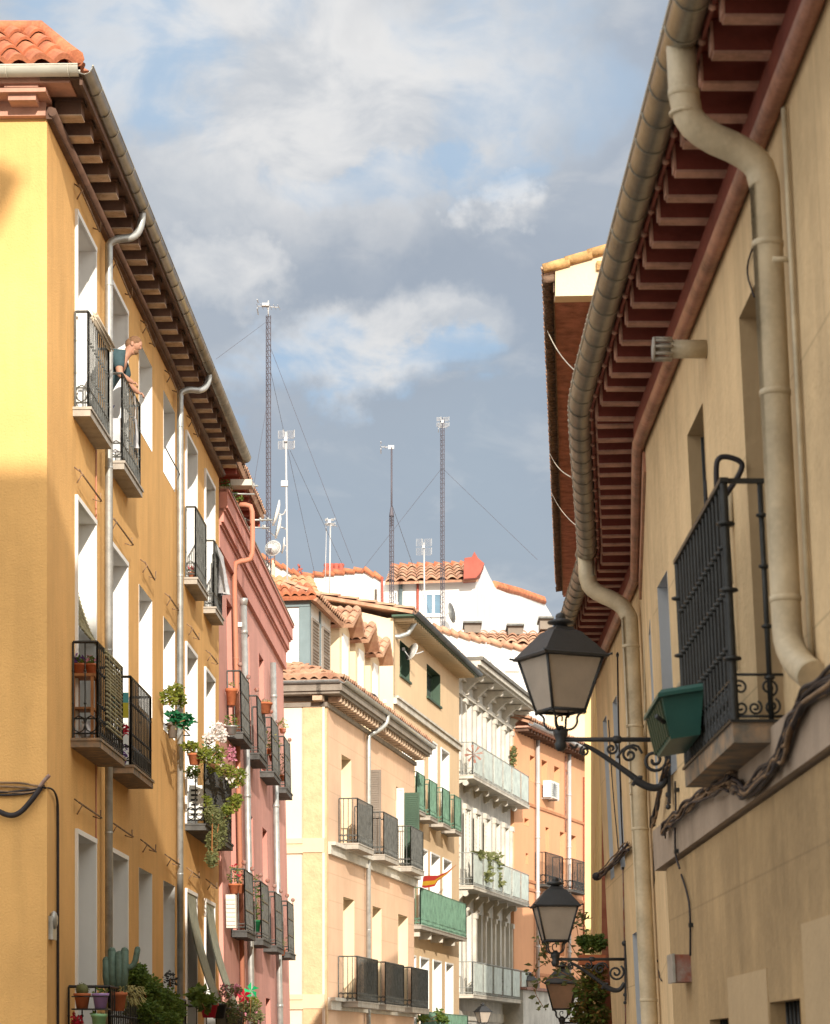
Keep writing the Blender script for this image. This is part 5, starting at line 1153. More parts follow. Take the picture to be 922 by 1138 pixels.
for i, (a, b, lb) in enumerate((((608, 367), (640, 413), 'upper cream wire between tile edge and gutter on the right'), ((611, 504), (634, 530), 'middle cream wire between tile edge and gutter on the right'), ((613, 548), (640, 584), 'lower cream wire between tile edge and gutter on the right'))):
    A = R3.w(R3.s_at(a[0], 8.9, .66), .66, (HY-a[1])*R3.w(R3.s_at(a[0], 8.9, .66), .66, 0).y/FPX); Yb = (4.5*FPX/(HY-b[1])); B = pt(b[0], b[1], Yb); Ya = 8.95*FPX/(HY-a[1]); gwire(pt(a[0], a[1], Ya), B, lb, .005, 'cream_c', .05)
# ================================================================== AIR CONDITIONERS AND SMALL WALL THINGS
def ac(label, F, s, z, w_=.8, h=.58, d=.3, side=False):
    t = thing('air_conditioner', label, 'air conditioner', tuple(F.w(s, .2, z))); mb = MB(); mb.box(F, s, s+w_, .08, .08+d, z, z+h); mkobj('casing', mb, M['acwhite'], t)
    mb = MB(); 
    for i in range(7): mb.box(F, s+.06, s+w_-.28, .08+d, .09+d, z+.06+i*(h-.12)/7, z+.09+i*(h-.12)/7)
    mb.lathe(F.w(s+w_*.4, .085+d, z+h/2), [(h*.4, 0), (h*.4, .012), (h*.34, .012), (h*.34, 0)], 14, axis=Vector((F.n.x, F.n.y, 0))); mkobj('grille', mb, M['galv'], t)
    mb = MB(); mb.box(F, s+.1, s+.14, 0, .1+d, z-.05, z-.002); mb.box(F, s+w_-.14, s+w_-.1, 0, .1+d, z-.05, z-.002); mkobj('bracket', mb, M['galvant'], t); return t
s, z = C4.hit(601, 886, 0); ac('white air conditioner on the orange house under small windows', C4, s, z, 1.2, .62)
class WFF:
    def __init__(s, D_): s.D = D_; s.n = Vector((0, -1))
    def w(s, a, o, z): return Vector((a, s.D-o, z))
for (x, y, lb) in ((513, 742, 'upper air conditioner on the white house with curved coping'), (533, 757, 'lower air conditioner on the white house with curved coping')):
    p = pt(x, y, 97); ac(lb, WFF(97), p.x, p.z, .62, .42)
t = thing('antenna_mast', 'thin white tripod aerial between the two background air conditioners', 'antenna', tuple(pt(540, 745, 96))); mb = MB(); mb.tube([pt(534, 745, 96), pt(540, 716, 96)], .03, 5); mb.tube([pt(548, 745, 96), pt(540, 716, 96)], .03, 5); mb.tube([pt(541, 745, 96), pt(540, 714, 96)], .03, 5); mb.box(WF(pt(540, 718, 96)), -.14, .14, -.03, .03, -.03, .05); mkobj('frame', mb, M['galvant'], t)
# flag on the green balconies
def cloth(name, F, P, m, label, cat, nu=10, nv=6, amp=.04, th=0):
    """P: 4 corners (s,o,z) tl tr br bl"""
    mb = MB(); vs = []
    for j in range(nv+1):
        for i in range(nu+1):
            u, v = i/nu, j/nv; a = [(P[0][k]*(1-u)+P[1][k]*u)*(1-v)+(P[3][k]*(1-u)+P[2][k]*u)*v for k in range(3)]
            a[1] += amp*math.sin(u*9+v*2)*v + amp*.5*math.sin(u*21+v*5)*v; vs.append(F.w(*a))
    mb.add(vs, [(j*(nu+1)+i, j*(nu+1)+i+1, (j+1)*(nu+1)+i+1, (j+1)*(nu+1)+i) for j in range(nv) for i in range(nu)], True); return mb
s0, z0 = C2.hit(468, 982, .45); s1, z1 = C2.hit(505, 961, .45)
fl = thing('flag', 'red and yellow flag sagging from a line above the green balcony', 'flag', tuple(C2.w(s0, .45, z0)))
def fpt(px, py): a, z = C2.hit(px, py, .5); return C2.w(a, .5+.05*math.sin(px*.5), z)
top = [(468, 975), (474, 973), (481, 973), (488, 973), (495, 969), (505, 961)]; bot = [(467, 986), (474, 987), (481, 985), (488, 979), (495, 972), (505, 961.5)]
for (f0, f1, m) in ((0, .45, 'flagred'), (.45, .8, 'flagyel'), (.8, 1, 'flagred')):
    mb = MB(); vs = []
    for a, b in zip(top, bot): vs += [fpt(a[0]+(b[0]-a[0])*f, a[1]+(b[1]-a[1])*f) for f in (f0, f1)]
    mb.add(vs, [(2*i, 2*i+2, 2*i+3, 2*i+1) for i in range(5)], True); mkobj('stripe', mb, M[m], fl)
# ================================================================== PLANTS
def cloud(c, r, n, F=None, shell=.35):
    out_ = []
    while len(out_) < n:
        v = Vector((random.uniform(-1, 1), random.uniform(-1, 1), random.uniform(-1, 1))); l = v.length
        if l > 1 or random.random() > .25+.75*l: continue
        out_.append(Vector(c)+Vector((v.x*r[0], v.y*r[1], v.z*r[2])))
    return out_
def clumps(cs, n, size, m, name, parent=None, **k):
    mb = MB()
    for (c, r) in cs: mb.leaves(cloud(c, r, n), size, **k)
    return mkobj(name, mb, m, parent)
def pot_mb(c, r, h, n=12):
    mb = MB(); mb.lathe(c, [(r*.68, 0), (r*.93, h*.82), (r*1.05, h*.83), (r*1.05, h), (r*.9, h), (r*.85, h*.85)], n); return mb
def potted(label, c, r=.09, h=.15, pm='terrac', lm='leaf', fr=(.12, .12, .1), n=60, ls=.05, up=.08, flower=None, nf=14, cat='potted plant', name='potted_plant', group=None):
    c = Vector(c); t = thing(name, label, cat, tuple(c), group); mkobj('pot', pot_mb(c, r, h), M[pm], t)
    clumps([(c+Vector((0, 0, h+up)), fr)], n, ls, M[lm], 'foliage', t)
    if flower:
        mb = MB()
        for p_ in cloud(c+Vector((0, 0, h+up*1.5)), (fr[0], fr[1], fr[2]*.9), nf): mb.leaves([p_+Vector((0, 0, .0))]*4, ls*.9, 1)
        mkobj('flowers', mb, M[flower], t)
    return t
# lower balcony of the ochre house
s_ = 1.1
mb = MB(); mb.box(FL, 1.02, 1.2, .08, .47, .50, .515); mb.tube([FL.w(1.02, .08, .64), FL.w(1.02, .47, .64)], .006, 4); solo('pot_shelf', mb, M['iron'], 'black hanging pot shelf at the end of the lowest ochre balcony', 'shelf')
t = thing('potted_cactus', 'round golden cactus in a brown pot on the lowest ochre balcony', 'potted plant', tuple(FL.w(s_, .16, .515))); mkobj('pot', pot_mb(FL.w(s_, .18, .516), .088, .16), M['terrac'], t)
mb = MB(); mb.ball(FL.w(s_, .18, .71), .068, 14, (1, 1, 1)); mb.leaves(cloud(FL.w(s_, .18, .71), (.075, .075, .075), 160), .02); mkobj('cactus', mb, M['leafpale'], t)
potted('lilac pot with a tiny plant beside the round cactus', FL.w(s_, .375, .516), .088, .16, 'lilac', 'leaf', (.07, .07, .03), 20, .05, .02)
potted('mint green pot hanging under the lilac pot', FL.w(s_, .36, .26), .085, .2, 'mint', 'leaf', (.06, .06, .02), 12, .04, .0)
potted('hanging pot with crimson flowers under the brown cactus pot', FL.w(s_, .13, .12), .07, .12, 'terrac', 'leaf', (.06, .06, .08), 20, .05, .1, 'petalr', 22)
t = thing('potted_cactus', 'tall branching blue-green cactus on the lowest ochre balcony', 'potted plant', tuple(FL.w(2.0, .4, .55))); mkobj('pot', pot_mb(FL.w(2.0, .4, .55), .1, .17), M['terrac'], t)
mb = MB(); cb = FL.w(2.0, .4, .7)
for (x0, x1, h, r) in ((-.07, -.1, .36, .042), (-.02, -.04, .46, .045), (.035, .04, .42, .045), (.08, .1, .46, .045)):
    P = [cb+Vector((x0, 0, 0)), cb+Vector((x1, 0, h*.5)), cb+Vector((x1, 0, h))]; mb.tube(P, r, 8); mb.ball(P[-1], r, 8)
P = smooth([cb+Vector((.1, 0, .28)), cb+Vector((.16, 0, .28)), cb+Vector((.21, 0, .32)), cb+Vector((.24, 0, .48))], 1); mb.tube(P, .033, 8); mb.ball(P[-1], .033, 8); mkobj('cactus', mb, M['cactus'], t)
t = thing('potted_plant', 'drooping straw-coloured succulent in a terracotta pot beside the tall cactus', 'potted plant', tuple(FL.w(1.75, .47, .5))); mkobj('pot', pot_mb(FL.w(1.7, .47, .5), .1, .2), M['terrac'], t)
mb = MB(); c = FL.w(2.0, .5, .66)
for i in range(260):
    a = random.uniform(0, 6.28); r = random.uniform(.03, .2); z = random.uniform(-.06, .12); p_ = c+Vector((r*math.cos(a), r*math.sin(a), z)); mb.tube([p_, p_+Vector((math.cos(a)*.05, math.sin(a)*.05, random.uniform(-.1, .03)))], .007, 3, False)
mkobj('foliage', mb, M['straw'], t)
def bush(label, F, spec, n, size, m, o, cat='plant', name='shrub', m2=None, n2=0):
    """spec: list of (px,py,rx_px,ry_px,ro) clumps"""
    cs = []
    for (x, y, rx, ry, ro) in spec:
        s, z = F.hit(x, y, o); p_ = F.w(s, o, z); k = p_.y/FPX; cs.append((p_, (rx*k, ro, ry*k)))
    c0 = min((c for c, r in cs), key=lambda v: v.z); t = thing(name, label, cat, tuple(c0)); clumps(cs, n, size, M[m], 'foliage', t)
    mb = MB(); 
    for c, r in cs: mb.tube([c0-Vector((0, 0, .1)), c], .008, 4)
    mkobj('stem', mb, M['wood'], t)
    if m2:
        mb = MB()
        for c, r in cs: mb.leaves([v for q in cloud(c, (r[0]*1.05, r[1]*1.1, r[2]*1.05), n2) for v in (q, q, q)], size*1.1, 1)
        mkobj('flowers', mb, M[m2], t)
    return t
bush('big bright green bush spilling over the lowest ochre balcony', FL, [(152, 1085, 12, 14, .2), (165, 1100, 16, 16, .25), (180, 1112, 18, 15, .3), (192, 1122, 14, 14, .3), (160, 1125, 20, 16, .25), (178, 1134, 24, 12, .25)], 1000, .055, 'leaf', .5, 'shrub')
bush('thin dark-leaved plant before the fourth ochre window', FL, [(189, 1088, 6, 10, .1)], 70, .06, 'iron', .3, name='plant')
bush('broad dark green plant at the near end of the far ochre balcony', FL, [(220, 1106, 9, 8, .15), (228, 1114, 8, 9, .15)], 110, .12, 'leaf', .5, name='plant')
bush('mixed olive plants at the far end of the far ochre balcony', FL, [(256, 1125, 13, 14, .25), (275, 1122, 12, 12, .25), (284, 1130, 8, 10, .2)], 420, .055, 'leafpale', .5, name='plant', m2='petalp', n2=6)
bush('yellow-green shrub beside the two pinwheels', FL, [(280, 1117, 9, 10, .2)], 380, .05, 'leafy', .55)
bush('small pale pink flowers above the far ochre balcony', FL, [(252, 1102, 9, 8, .15), (262, 1099, 6, 5, .15)], 90, .05, 'leafpale', .5, name='flowering_plant', m2='petalp', n2=26)
s, z = FL.hit(232, 1131, .5); potted('coral red pot on the far lowest ochre balcony', FL.w(s, .5, z), .13, .2, 'petalr', 'leaf', (.1, .1, .06), 30, .06, .03)
s, z = FL.hit(243, 1132, .5); potted('black pot beside the coral red pot', FL.w(s, .5, z), .12, .22, 'iron', 'leaf', (.1, .1, .06), 30, .06, .03)
def pinwheel(px, py, r, m, label, D_):
    c = pt(px, py, D_); t = thing('pinwheel', label, 'pinwheel', tuple(c)); mb = MB(); mb.tube([c, c-Vector((.02, 0, .45))], .006, 5); mkobj('stick', mb, M['wood'], t)
    for i in range(5):
        a = i*2*math.pi/5+.3; b = a+.75; mb = MB(); A = c+Vector((math.cos(a)*r, -.02, math.sin(a)*r)); B = c+Vector((math.cos(b)*r*.62, -.05, math.sin(b)*r*.62)); mb.add([c+Vector((0, -.01, 0)), A, B], [(0, 1, 2)]); mb.add([c, A+Vector((0, .004, 0)), B+Vector((0, .004, 0))], [(0, 2, 1)]); mkobj('vane', mb, M[m], t)
pinwheel(271, 1107, .13, 'pwred', 'red pinwheel above the far lowest ochre balcony', 40.5); pinwheel(279, 1101, .14, 'pwgreen', 'green pinwheel above the far lowest ochre balcony', 41.2)
pinwheel(229, 828, .08, 'leafem', 'turquoise pinwheel among the flowers of the middle ochre balcony', 38.5)
# middle balcony with the flower mass
bush('yellow-green trailing plant at the near end of the flowered balcony', FL, [(212, 829, 9, 6, .12)], 170, .06, 'leafy', .32, name='plant')
bush('mass of pale yellow-green flowering trailers on the middle ochre balcony', FL, [(228, 840, 8, 10, .15), (240, 850, 10, 10, .18), (252, 858, 10, 9, .18), (262, 868, 9, 8, .16), (268, 860, 6, 6, .15), (240, 836, 10, 8, .15)], 260, .055, 'leafy', .42, name='flowering_plant', m2='petalw', n2=6)
bush('large white artificial flowers topping the middle ochre balcony', FL, [(240, 812, 10, 10, .14), (247, 818, 6, 8, .12), (232, 820, 6, 5, .1)], 12, .05, 'leaf', .35, name='flowering_plant', m2='petalw', n2=60)
bush('pink blossom cluster right of the white flowers', FL, [(256, 838, 6, 8, .1)], 10, .05, 'leaf', .45, name='flowering_plant', m2='petalp', n2=40)
bush('long green curtain of leaves hanging below the middle ochre balcony', FL, [(236, 905, 8, 12, .14), (243, 915, 10, 14, .15), (237, 935, 9, 14, .13), (243, 930, 10, 14, .14), (235, 955, 6, 10, .1), (250, 905, 6, 12, .12)], 420, .042, 'leafpale', .42, name='hanging_plant')
bush('bright yellow-green clump beside the hanging curtain of leaves', FL, [(259, 893, 8, 9, .14), (252, 900, 6, 6, .12), (264, 888, 4, 6, .1)], 170, .06, 'leafy', .5, name='plant')
bush('small yellow-green sprig at the corner of the flowered balcony', FL, [(230, 890, 4, 7, .08), (231, 903, 3, 4, .08)], 90, .055, 'leafy', .34, name='plant')
bush('shaded green plant behind the rail of the flowered balcony', FL, [(214, 858, 8, 8, .08)], 200, .05, 'leaf', .15, name='plant')
s, z = FL.hit(216, 850, .25); potted('terracotta pot hung at the near end of the flowered balcony', FL.w(s, .25, z), .1, .16, 'terrac', 'leafy', (.1, .1, .05), 40, .05, .02)
ac('white air conditioner behind the rail of the flowered balcony', FR(FL, 11.75) if False else FL, 11.7, 3.5, .35, .5, .18) if False else None
mb = MB(); mb.box(FL, 11.75, 11.95, .03, .24, 3.5, 4.0); ct = len(mb.f)
for i in range(6): mb.box(FL, 11.742, 11.752, .06, .16, 3.56+i*.07, 3.59+i*.07)
t = mkobj('air_conditioner', mb, M['acwhite'], None, tuple(FL.w(11.8, .1, 3.5)), m2=M['iron'], cut=ct); tag(t, 'white slatted air conditioner inside the flowered balcony', 'air conditioner')
# window planter with emerald plant
bush('yellow and green trailing plant in the single ochre window guard', FL, [(196, 768, 9, 9, .1), (188, 775, 8, 10, .1), (200, 778, 6, 8, .1)], 190, .06, 'leafy', .16, name='plant')
bush('shiny emerald green rosette plant hanging from the window guard', FL, [(195, 796, 9, 8, .1), (206, 800, 6, 8, .12)], 90, .1, 'leafem', .3, name='plant')
s, z = FL.hit(190, 812, .1); potted('dry brown hanging pot under the emerald plant', FL.w(s, .12, z-.1), .08, .2, 'shutter', 'straw', (.06, .06, .06), 30, .05, -.05)
# violets on a shelf behind the blind
t = thing('plant_stand', 'wooden plant stand inside the balcony with the reed blind', 'plant stand', tuple(FL.w(1.7, .1, 3.44))); mb = MB(); mb.box(FL, 1.56, 1.92, -.02, .24, 4.10, 4.13); mb.box(FL, 1.58, 1.9, 0, .22, 3.75, 3.77); mkobj('shelf', mb, M['wood'], t)
for (a, o) in ((1.58, 0), (1.58, .2), (1.88, 0), (1.88, .2)): mb = MB(); mb.box(FL, a-.015, a+.015, o-.015+.01, o+.025, 3.43, 4.1); mkobj('leg', mb, M['wood'], t)
potted('violet flowers in a terracotta pot on the wooden stand, nearest the wall', FL.w(1.7, .05, 4.131), .07, .12, 'terrac', 'leaf', (.08, .08, .04), 60, .045, .03, 'petalv', 14)
potted('violet flowers in a terracotta pot on the wooden stand, nearest the rail', FL.w(1.72, .18, 4.131), .07, .12, 'terrac', 'leaf', (.08, .08, .04), 60, .045, .03, 'petalp', 8)
mb = MB(); mb.lathe(FL.w(1.62, .14, 3.425), [(.04, 0), (.075, .05), (.08, .1), (.05, .15), (.035, .17), (.05, .19)], 14); tt = solo('jug', mb, M['cloth'], 'rounded white jug on the floor of the balcony with the reed blind', 'jug')
mb = MB(); mb.ball(FL.w(4.3, .12, 3.5), .07, 8); mb.leaves(cloud(FL.w(4.3, .14, 3.62), (.09, .09, .07), 60), .05); solo('flower_pot', mb, M['petalv'], 'purple pot plant low on the second middle ochre balcony', 'potted plant')
mb = MB(); mb.leaves(cloud(FL.w(4.2, .14, 3.85), (.1, .07, .07), 90), .05); solo('flowering_plant', mb, M['petalr'], 'dark red flowers inside the second middle ochre balcony', 'plant')
mb = cloth('', FL, [(4.1, .0, 4.28), (4.1, .24, 4.28), (4.1, .24, 3.98), (4.1, 0, 3.98)], None, '', '', 8, 5, .0); ct = len(mb.f)//2; t = mkobj('towel', mb, mat('teal_towel', (.10, .38, .42), .9, bump=.2), None, tuple(FL.w(4.1, .1, 3.98)), m2=mat('yellow_towel', (.55, .52, .06), .9, bump=.2), cut=ct); tag(t, 'teal and yellow towel hanging inside the second middle ochre balcony', 'towel')
# reed blind sweeping out over the rail
mb = MB(); prof = [(-.28, 5.9), (-.24, 5.5), (-.14, 5.1), (-.02, 4.75), (.14, 4.55), (.28, 4.46), (.31, 4.40), (.315, 3.95), (.315, 3.58)]; prof = [(v.x, v.y) for v in smooth([(a, b, 0) for a, b in prof], 2)]
acc = []; 
for (a, b) in zip(prof, prof[1:]):
    L_ = math.hypot(b[0]-a[0], b[1]-a[1]); k = max(1, int(L_/.035))
    for i in range(k): t_ = i/k; acc.append((a[0]+(b[0]-a[0])*t_, a[1]+(b[1]-a[1])*t_))
for i, (o, z) in enumerate(acc): mb.tube([FL.w(1.92 if i > 2 else 1.9, o, z), FL.w(3.06, o, z-.0)], .0135, 5)
for s in (2.1, 2.5, 2.9): mb.tube([FL.w(s, o+.012, z) for o, z in acc], .004, 4)
tag(mkobj('reed_blind', mb, M['bamboo'], None, tuple(FL.w(2.5, .3, 3.58))), 'reed blind hung out of the window and over the middle ochre balcony rail', 'blind')
mb = MB(); P0, P1 = FL.w(1.75, .2, 8.02), FL.w(3.0, .2, 8.02)
for i in range(18):
    a = i*.9; r = .012+.0035*i*.7; mb.tube([P0+Vector((math.cos(a)*r*.9, 0, math.sin(a)*r)), P1+Vector((math.cos(a)*r*.9, 0, math.sin(a)*r))], .009, 5)
tag(mkobj('rolled_blind', mb, M['cream_c'], None, tuple(P0)), 'rolled pale blind lying on the top ochre balcony rail', 'blind')
# cloths
mb = cloth('', FL, [(13.9, .2, 7.98), (14.95, .2, 7.98), (14.9, .24, 7.35), (14.0, .3, 7.25)], None, '', '', 16, 8, .07); tag(mkobj('cloth', mb, M['cloth'], None, tuple(FL.w(14.4, .2, 7.3))), 'white patterned cloth draped over the last top ochre balcony', 'cloth')
mb = cloth('', FL, [(5.0, .18, 7.75), (5.25, .18, 7.75), (5.22, .19, 7.4), (5.02, .19, 7.38)], None, '', '', 6, 6, .03); mb.tube([FL.w(5.1, .18, 7.75), FL.w(5.12, .17, 8.05)], .004, 4); tag(mkobj('cloth', mb, M['cloth'], None, tuple(FL.w(5.1, .18, 7.4))), 'small white cloth hanging on the rail below the man', 'cloth')
mb = MB(); mb.box(FL, 4.3, 4.33, .01, .13, 7.15, 7.55); solo('board', mb, M['cloth'], 'small white board behind the near end of the balcony of the man', 'board')
for (i, zz, cc, mm) in ((12.0, 7.1, 'small pot with orange flowers on the fifth top ochre balcony', 'petalr'),): potted(cc, FL.w(11.7, .08, 7.0), .06, .12, 'terrac', 'leaf', (.06, .06, .05), 30, .04, .04, mm, 8)
# striped grey awnings hanging at the two far lowest windows
for i in (4, 5):
    mb = cloth('', FL, [(cols[i]-.55, -.05, 2.45), (cols[i]-.55, .0, 2.45), (cols[i]+.1, .42, .75), (cols[i]-.1, .3, .7)], None, '', '', 4, 10, .02)
    mb = MB(); vs = []
    for k in range(13): t_ = k/12; o = .02+.42*t_**1.6; z = 2.42-1.65*t_; vs += [FL.w(cols[i]-.55, o, z), FL.w(cols[i]+.5, o, z)]
    mb.add(vs, [(2*k, 2*k+1, 2*k+3, 2*k+2) for k in range(12)]); bk = len(mb.v); mb.add([v+Vector((-.012, 0, -.012)) for v in vs], [(2*k, 2*k+2, 2*k+3, 2*k+1) for k in range(12)])
    tag(mkobj('reed_blind', mb, M['reedgrey'], None, tuple(FL.w(cols[i], .3, .77))), ('grey blind sweeping out of the fifth lowest ochre window' if i == 4 else 'grey blind sweeping out of the sixth lowest ochre window'), 'blind')
# pink house balconies
def onbal(px, py, lb, **k): s, z = FP.hit(px, py, .12); return potted(lb, FP.w(s, .12, z), **k)
onbal(257, 784, 'tall orange pot on the first upper pink house balcony', r=.1, h=.28, lm='straw', fr=(.05, .05, .04), n=20)
onbal(257, 816, 'round grey glazed pot on the floor of the first upper pink balcony', r=.1, h=.14, pm='galv', fr=(.1, .1, .12), n=70)
s, z = FP.hit(294, 793, .3); potted('terracotta pot hung outside the third upper pink balcony rail', FP.w(s, .3, z), .14, .2, 'terrac', 'straw', (.1, .1, .05), 30, .05, .02)
onbal(303, 846, 'leafy green plant on the third upper pink balcony', r=.08, h=.12, fr=(.16, .12, .22), n=150, up=.16)
onbal(298, 838, 'dry brown plant on the third upper pink balcony', r=.07, h=.1, lm='straw', fr=(.14, .1, .18), n=90, up=.2)
onbal(313, 868, 'green plant on the fourth upper pink balcony', r=.08, h=.12, lm='leafpale', fr=(.12, .1, .3), n=130, up=.2)
onbal(314, 815, 'yellowish plant above the rail of the fourth upper pink balcony', r=.07, h=.1, lm='leafy', fr=(.12, .1, .12), n=80, up=.1)
onbal(260, 993, 'orange flowers in a pot behind the first lower pink balcony rail', r=.1, h=.16, fr=(.14, .1, .16), n=80, up=.14, flower='petalr', nf=6)
onbal(266, 993, 'leafy plant in an orange pot behind the first lower pink balcony rail', r=.1, h=.16, lm='leafpale', fr=(.12, .1, .2), n=80, up=.16)
onbal(284, 1036, 'tall climbing plant in a turquoise pot on the second lower pink balcony', r=.1, h=.22, pm='leafem', fr=(.13, .1, .42), n=260, up=.4)
onbal(313, 1062, 'small plant on the fourth lower pink balcony', r=.08, h=.14, lm='leafpale', fr=(.1, .1, .14), n=80, up=.12)
s, z = FP.hit(255, 1031, .1); mb = MB(); mb.box(FP, s+.05, s+.3, .04, .2, z, z+.55)
for i in range(7): mb.box(FP, s+.03, s+.05, .05, .19, z+.04+.07*i, z+.08+.07*i)
solo('louvred_cabinet', mb, M['whiteshut'], 'pale slatted cabinet on the first lower pink balcony', 'cabinet')
s, z = FP.hit(258, 822, .1); 
for i, (px, py) in enumerate(((262, 535), (268, 543))):
    s = 16.9+i*.9; potted(('green plant' if i == 0 else 'small pale plant')+' on the ledge under the pink house attic eave', FP.w(s, .15, 9.38), .07, .1, 'terrac', 'leaf', (.15, .1, .1), 90, .06, .08)
# ornate house
bush('green climbers twining along the middle balcony of the ornate house', C3, [(541, 958, 7, 9, .2), (538, 975, 7, 7, .2), (531, 950, 4, 3, .2), (551, 958, 5, 14, .2), (553, 980, 6, 6, .2)], 55, .22, 'leafpale', .6, name='climbing_plant')
s, z = C3.hit(556, 1108, .4); potted('small green plant on the lowest balcony of the ornate house', C3.w(s, .4, z), .12, .2, 'terrac', 'leaf', (.25, .2, .3), 90, .12, .2)
s, z = C3.hit(521, 838, .55); mb = MB(); c = C3.w(s, .7, z)
for i in range(8): a = i*math.pi/4; mb.hexa([c+Vector((math.cos(a)*.12, 0, math.sin(a)*.12))*k+Vector((0, y, 0)) for k, y in ((0, 0), (1, 0), (2.4, .01), (.9, .02))]+[c+Vector((math.cos(a+.3)*.12, 0, math.sin(a+.3)*.12))*k+Vector((0, y, 0)) for k, y in ((0, .03), (1, .03), (2.4, .03), (.9, .03))])
solo('star_ornament', mb, M['rust'], 'rust coloured star ornament on the top balcony of the ornate house', 'ornament')
bush('green plant in the uppermost left window of the orange house', C4, [(570.5, 840, 2.2, 12, .15)], 160, .12, 'leafpale', .1, name='plant')
bush('plants along the lowest yellow house balcony', C2, [(470, 1132, 6, 4, .3), (486, 1128, 5, 8, .3), (492, 1133, 6, 4, .3)], 90, .13, 'leaf', .45, name='plant')
# ivy and planter beside the far lamps
zz = pt(0, 1068, 29).z
t = thing('planter', 'reddish window box with a dark shrub behind the second lamp', 'planter', tuple(pt(655, 1070, 28.9))); A = pt(644, 1072, 28.9); B = pt(673, 1061, 28.9); mb = MB(); mb.box(WF((0, 28.9, 0)), A.x, B.x, 0, .25, A.z, B.z); mkobj('box', mb, M['terrac'], t)
clumps([(pt(656, 1050, 29.0), (.13, .13, .1)), (pt(650, 1046, 29.0), (.09, .1, .08)), (pt(665, 1048, 29), (.09, .1, .1))], 330, .045, M['leaf'], 'foliage', t)
mb = MB(); 
for i in range(10): mb.tube([pt(640-i*3.2, 1072, 30.2), pt(640-i*3.2, 1084, 30.2)], .006, 4)
mb.tube([pt(644, 1072, 30.2), pt(608, 1072, 30.2)], .008, 4); mb.tube([pt(644, 1084, 30.2), pt(608, 1084, 30.2)], .008, 4)
t = thing('ivy', 'autumn-tinted ivy covering the wall foot behind the two far lamps', 'climbing plant', tuple(pt(655, 1138, 29.1)))
cs = [(pt(x, y, 29.1), (rx*.0102, .2, ry*.0102)) for (x, y, rx, ry) in ((658, 1080, 14, 12), (664, 1100, 10, 14), (652, 1102, 14, 14), (646, 1125, 14, 14), (662, 1128, 14, 14), (655, 1150, 20, 14))]
clumps(cs, 330, .06, M['leafred'], 'foliage', t); clumps(cs[1:], 200, .06, M['leaf'], 'foliage', t); clumps(cs[:3], 60, .06, M['leafy'], 'foliage', t)
mb = MB()
for (x, y) in ((658, 1080), (646, 1120), (664, 1100), (652, 1100)): mb.tube([pt(655, 1190, 29.15), pt((x+655)/2, (y+1190)/2, 29.15), pt(x, y, 29.15)], .012, 5)
mkobj('stem', mb, M['wood'], t)
t = thing('climbing_plant', 'loose leafy vine tendrils between the far lamps and the orange house', 'climbing plant', tuple(pt(640, 1100, 30)))
T = [[(655, 1085), (640, 1060), (628, 1040), (612, 1046), (600, 1060), (595, 1075)], [(650, 1090), (625, 1065), (605, 1070), (590, 1082)], [(650, 1060), (640, 1035), (642, 1012), (650, 1020)], [(655, 1050), (648, 1020), (641, 1024)], [(650, 1095), (620, 1085), (600, 1090), (592, 1100), (604, 1120)], [(640, 1090), (615, 1075), (600, 1050), (598, 1042)]]
for P in T:
    Q = smooth([pt(x, y, 29.5) for x, y in P], 2); mb = MB(); mb.tube(Q, .004, 4); mkobj('stem', mb, M['wood'], t)
    mb = MB(); pts_ = [Q[i].lerp(Q[i+1], f)+Vector((random.gauss(0, .03), random.gauss(0, .05), random.gauss(0, .03))) for i in range(len(Q)-1) for f in (.3, .8) if random.random() < .8]; mb.leaves(pts_, .085); mkobj('foliage', mb, M['leafpale'], t)
# ================================================================== THE MAN ON THE BALCONY
def skin_mesh(nodes, edges, sub=2):
    me = bpy.data.meshes.new('tmp'); me.from_pydata([n[0] for n in nodes], edges, []); ob = bpy.data.objects.new('tmp', me); COL.objects.link(ob)
    md = ob.modifiers.new('s', 'SKIN'); sv = me.skin_vertices[0].data
    for i, n in enumerate(nodes): r = n[1]; sv[i].radius = (r, r) if not isinstance(r, tuple) else r; sv[i].use_root = (i == 0)
    m2 = ob.modifiers.new('u', 'SUBSURF'); m2.levels = sub; m2.render_levels = sub
    dg = bpy.context.evaluated_depsgraph_get(); ev = ob.evaluated_get(dg); em = ev.to_mesh(); mb = MB(); mb.add([v.co.copy() for v in em.vertices], [tuple(p.vertices) for p in em.polygons], True)
    ev.to_mesh_clear(); bpy.data.objects.remove(ob); return mb
def fp(s, o, z): return FL.w(4.78+s, o+.045, z)
root = thing('person', 'bald bearded man in a dark teal T-shirt leaning over a top floor balcony rail', 'person', tuple(fp(0, -.2, 7.0)))
hip, wst, chs, nk_, hd, ht_ = fp(0, -.30, 7.88), fp(0, -.24, 8.05), fp(0, -.08, 8.29), fp(0, .045, 8.40), fp(0, .10, 8.47), fp(0, .155, 8.535)
shR, shL = fp(-.18, -.0, 8.36), fp(.18, .0, 8.36); elR, elL = fp(-.27, .03, 8.12), fp(.30, .06, 8.14); hR, hL = fp(-.12, .17, 8.06), fp(.42, .17, 8.07)
nodes = [(hip, .14), (wst, .13), (chs, (.16, .12)), (nk_, .058), (hd, .062), (ht_, .076), (fp(0, .15, 8.59), .06), (shR, .06), (elR, .043), (hR, .027), (shL, .06), (elL, .043), (hL, .027),
         (fp(-.09, -.28, 7.78), .09), (fp(-.1, -.2, 7.45), .065), (fp(-.1, -.28, 7.06), .042), (fp(.09, -.28, 7.78), .09), (fp(.1, -.2, 7.45), .065), (fp(.1, -.28, 7.06), .042), (fp(-.1, -.14, 7.03), .03), (fp(.1, -.14, 7.03), .03)]
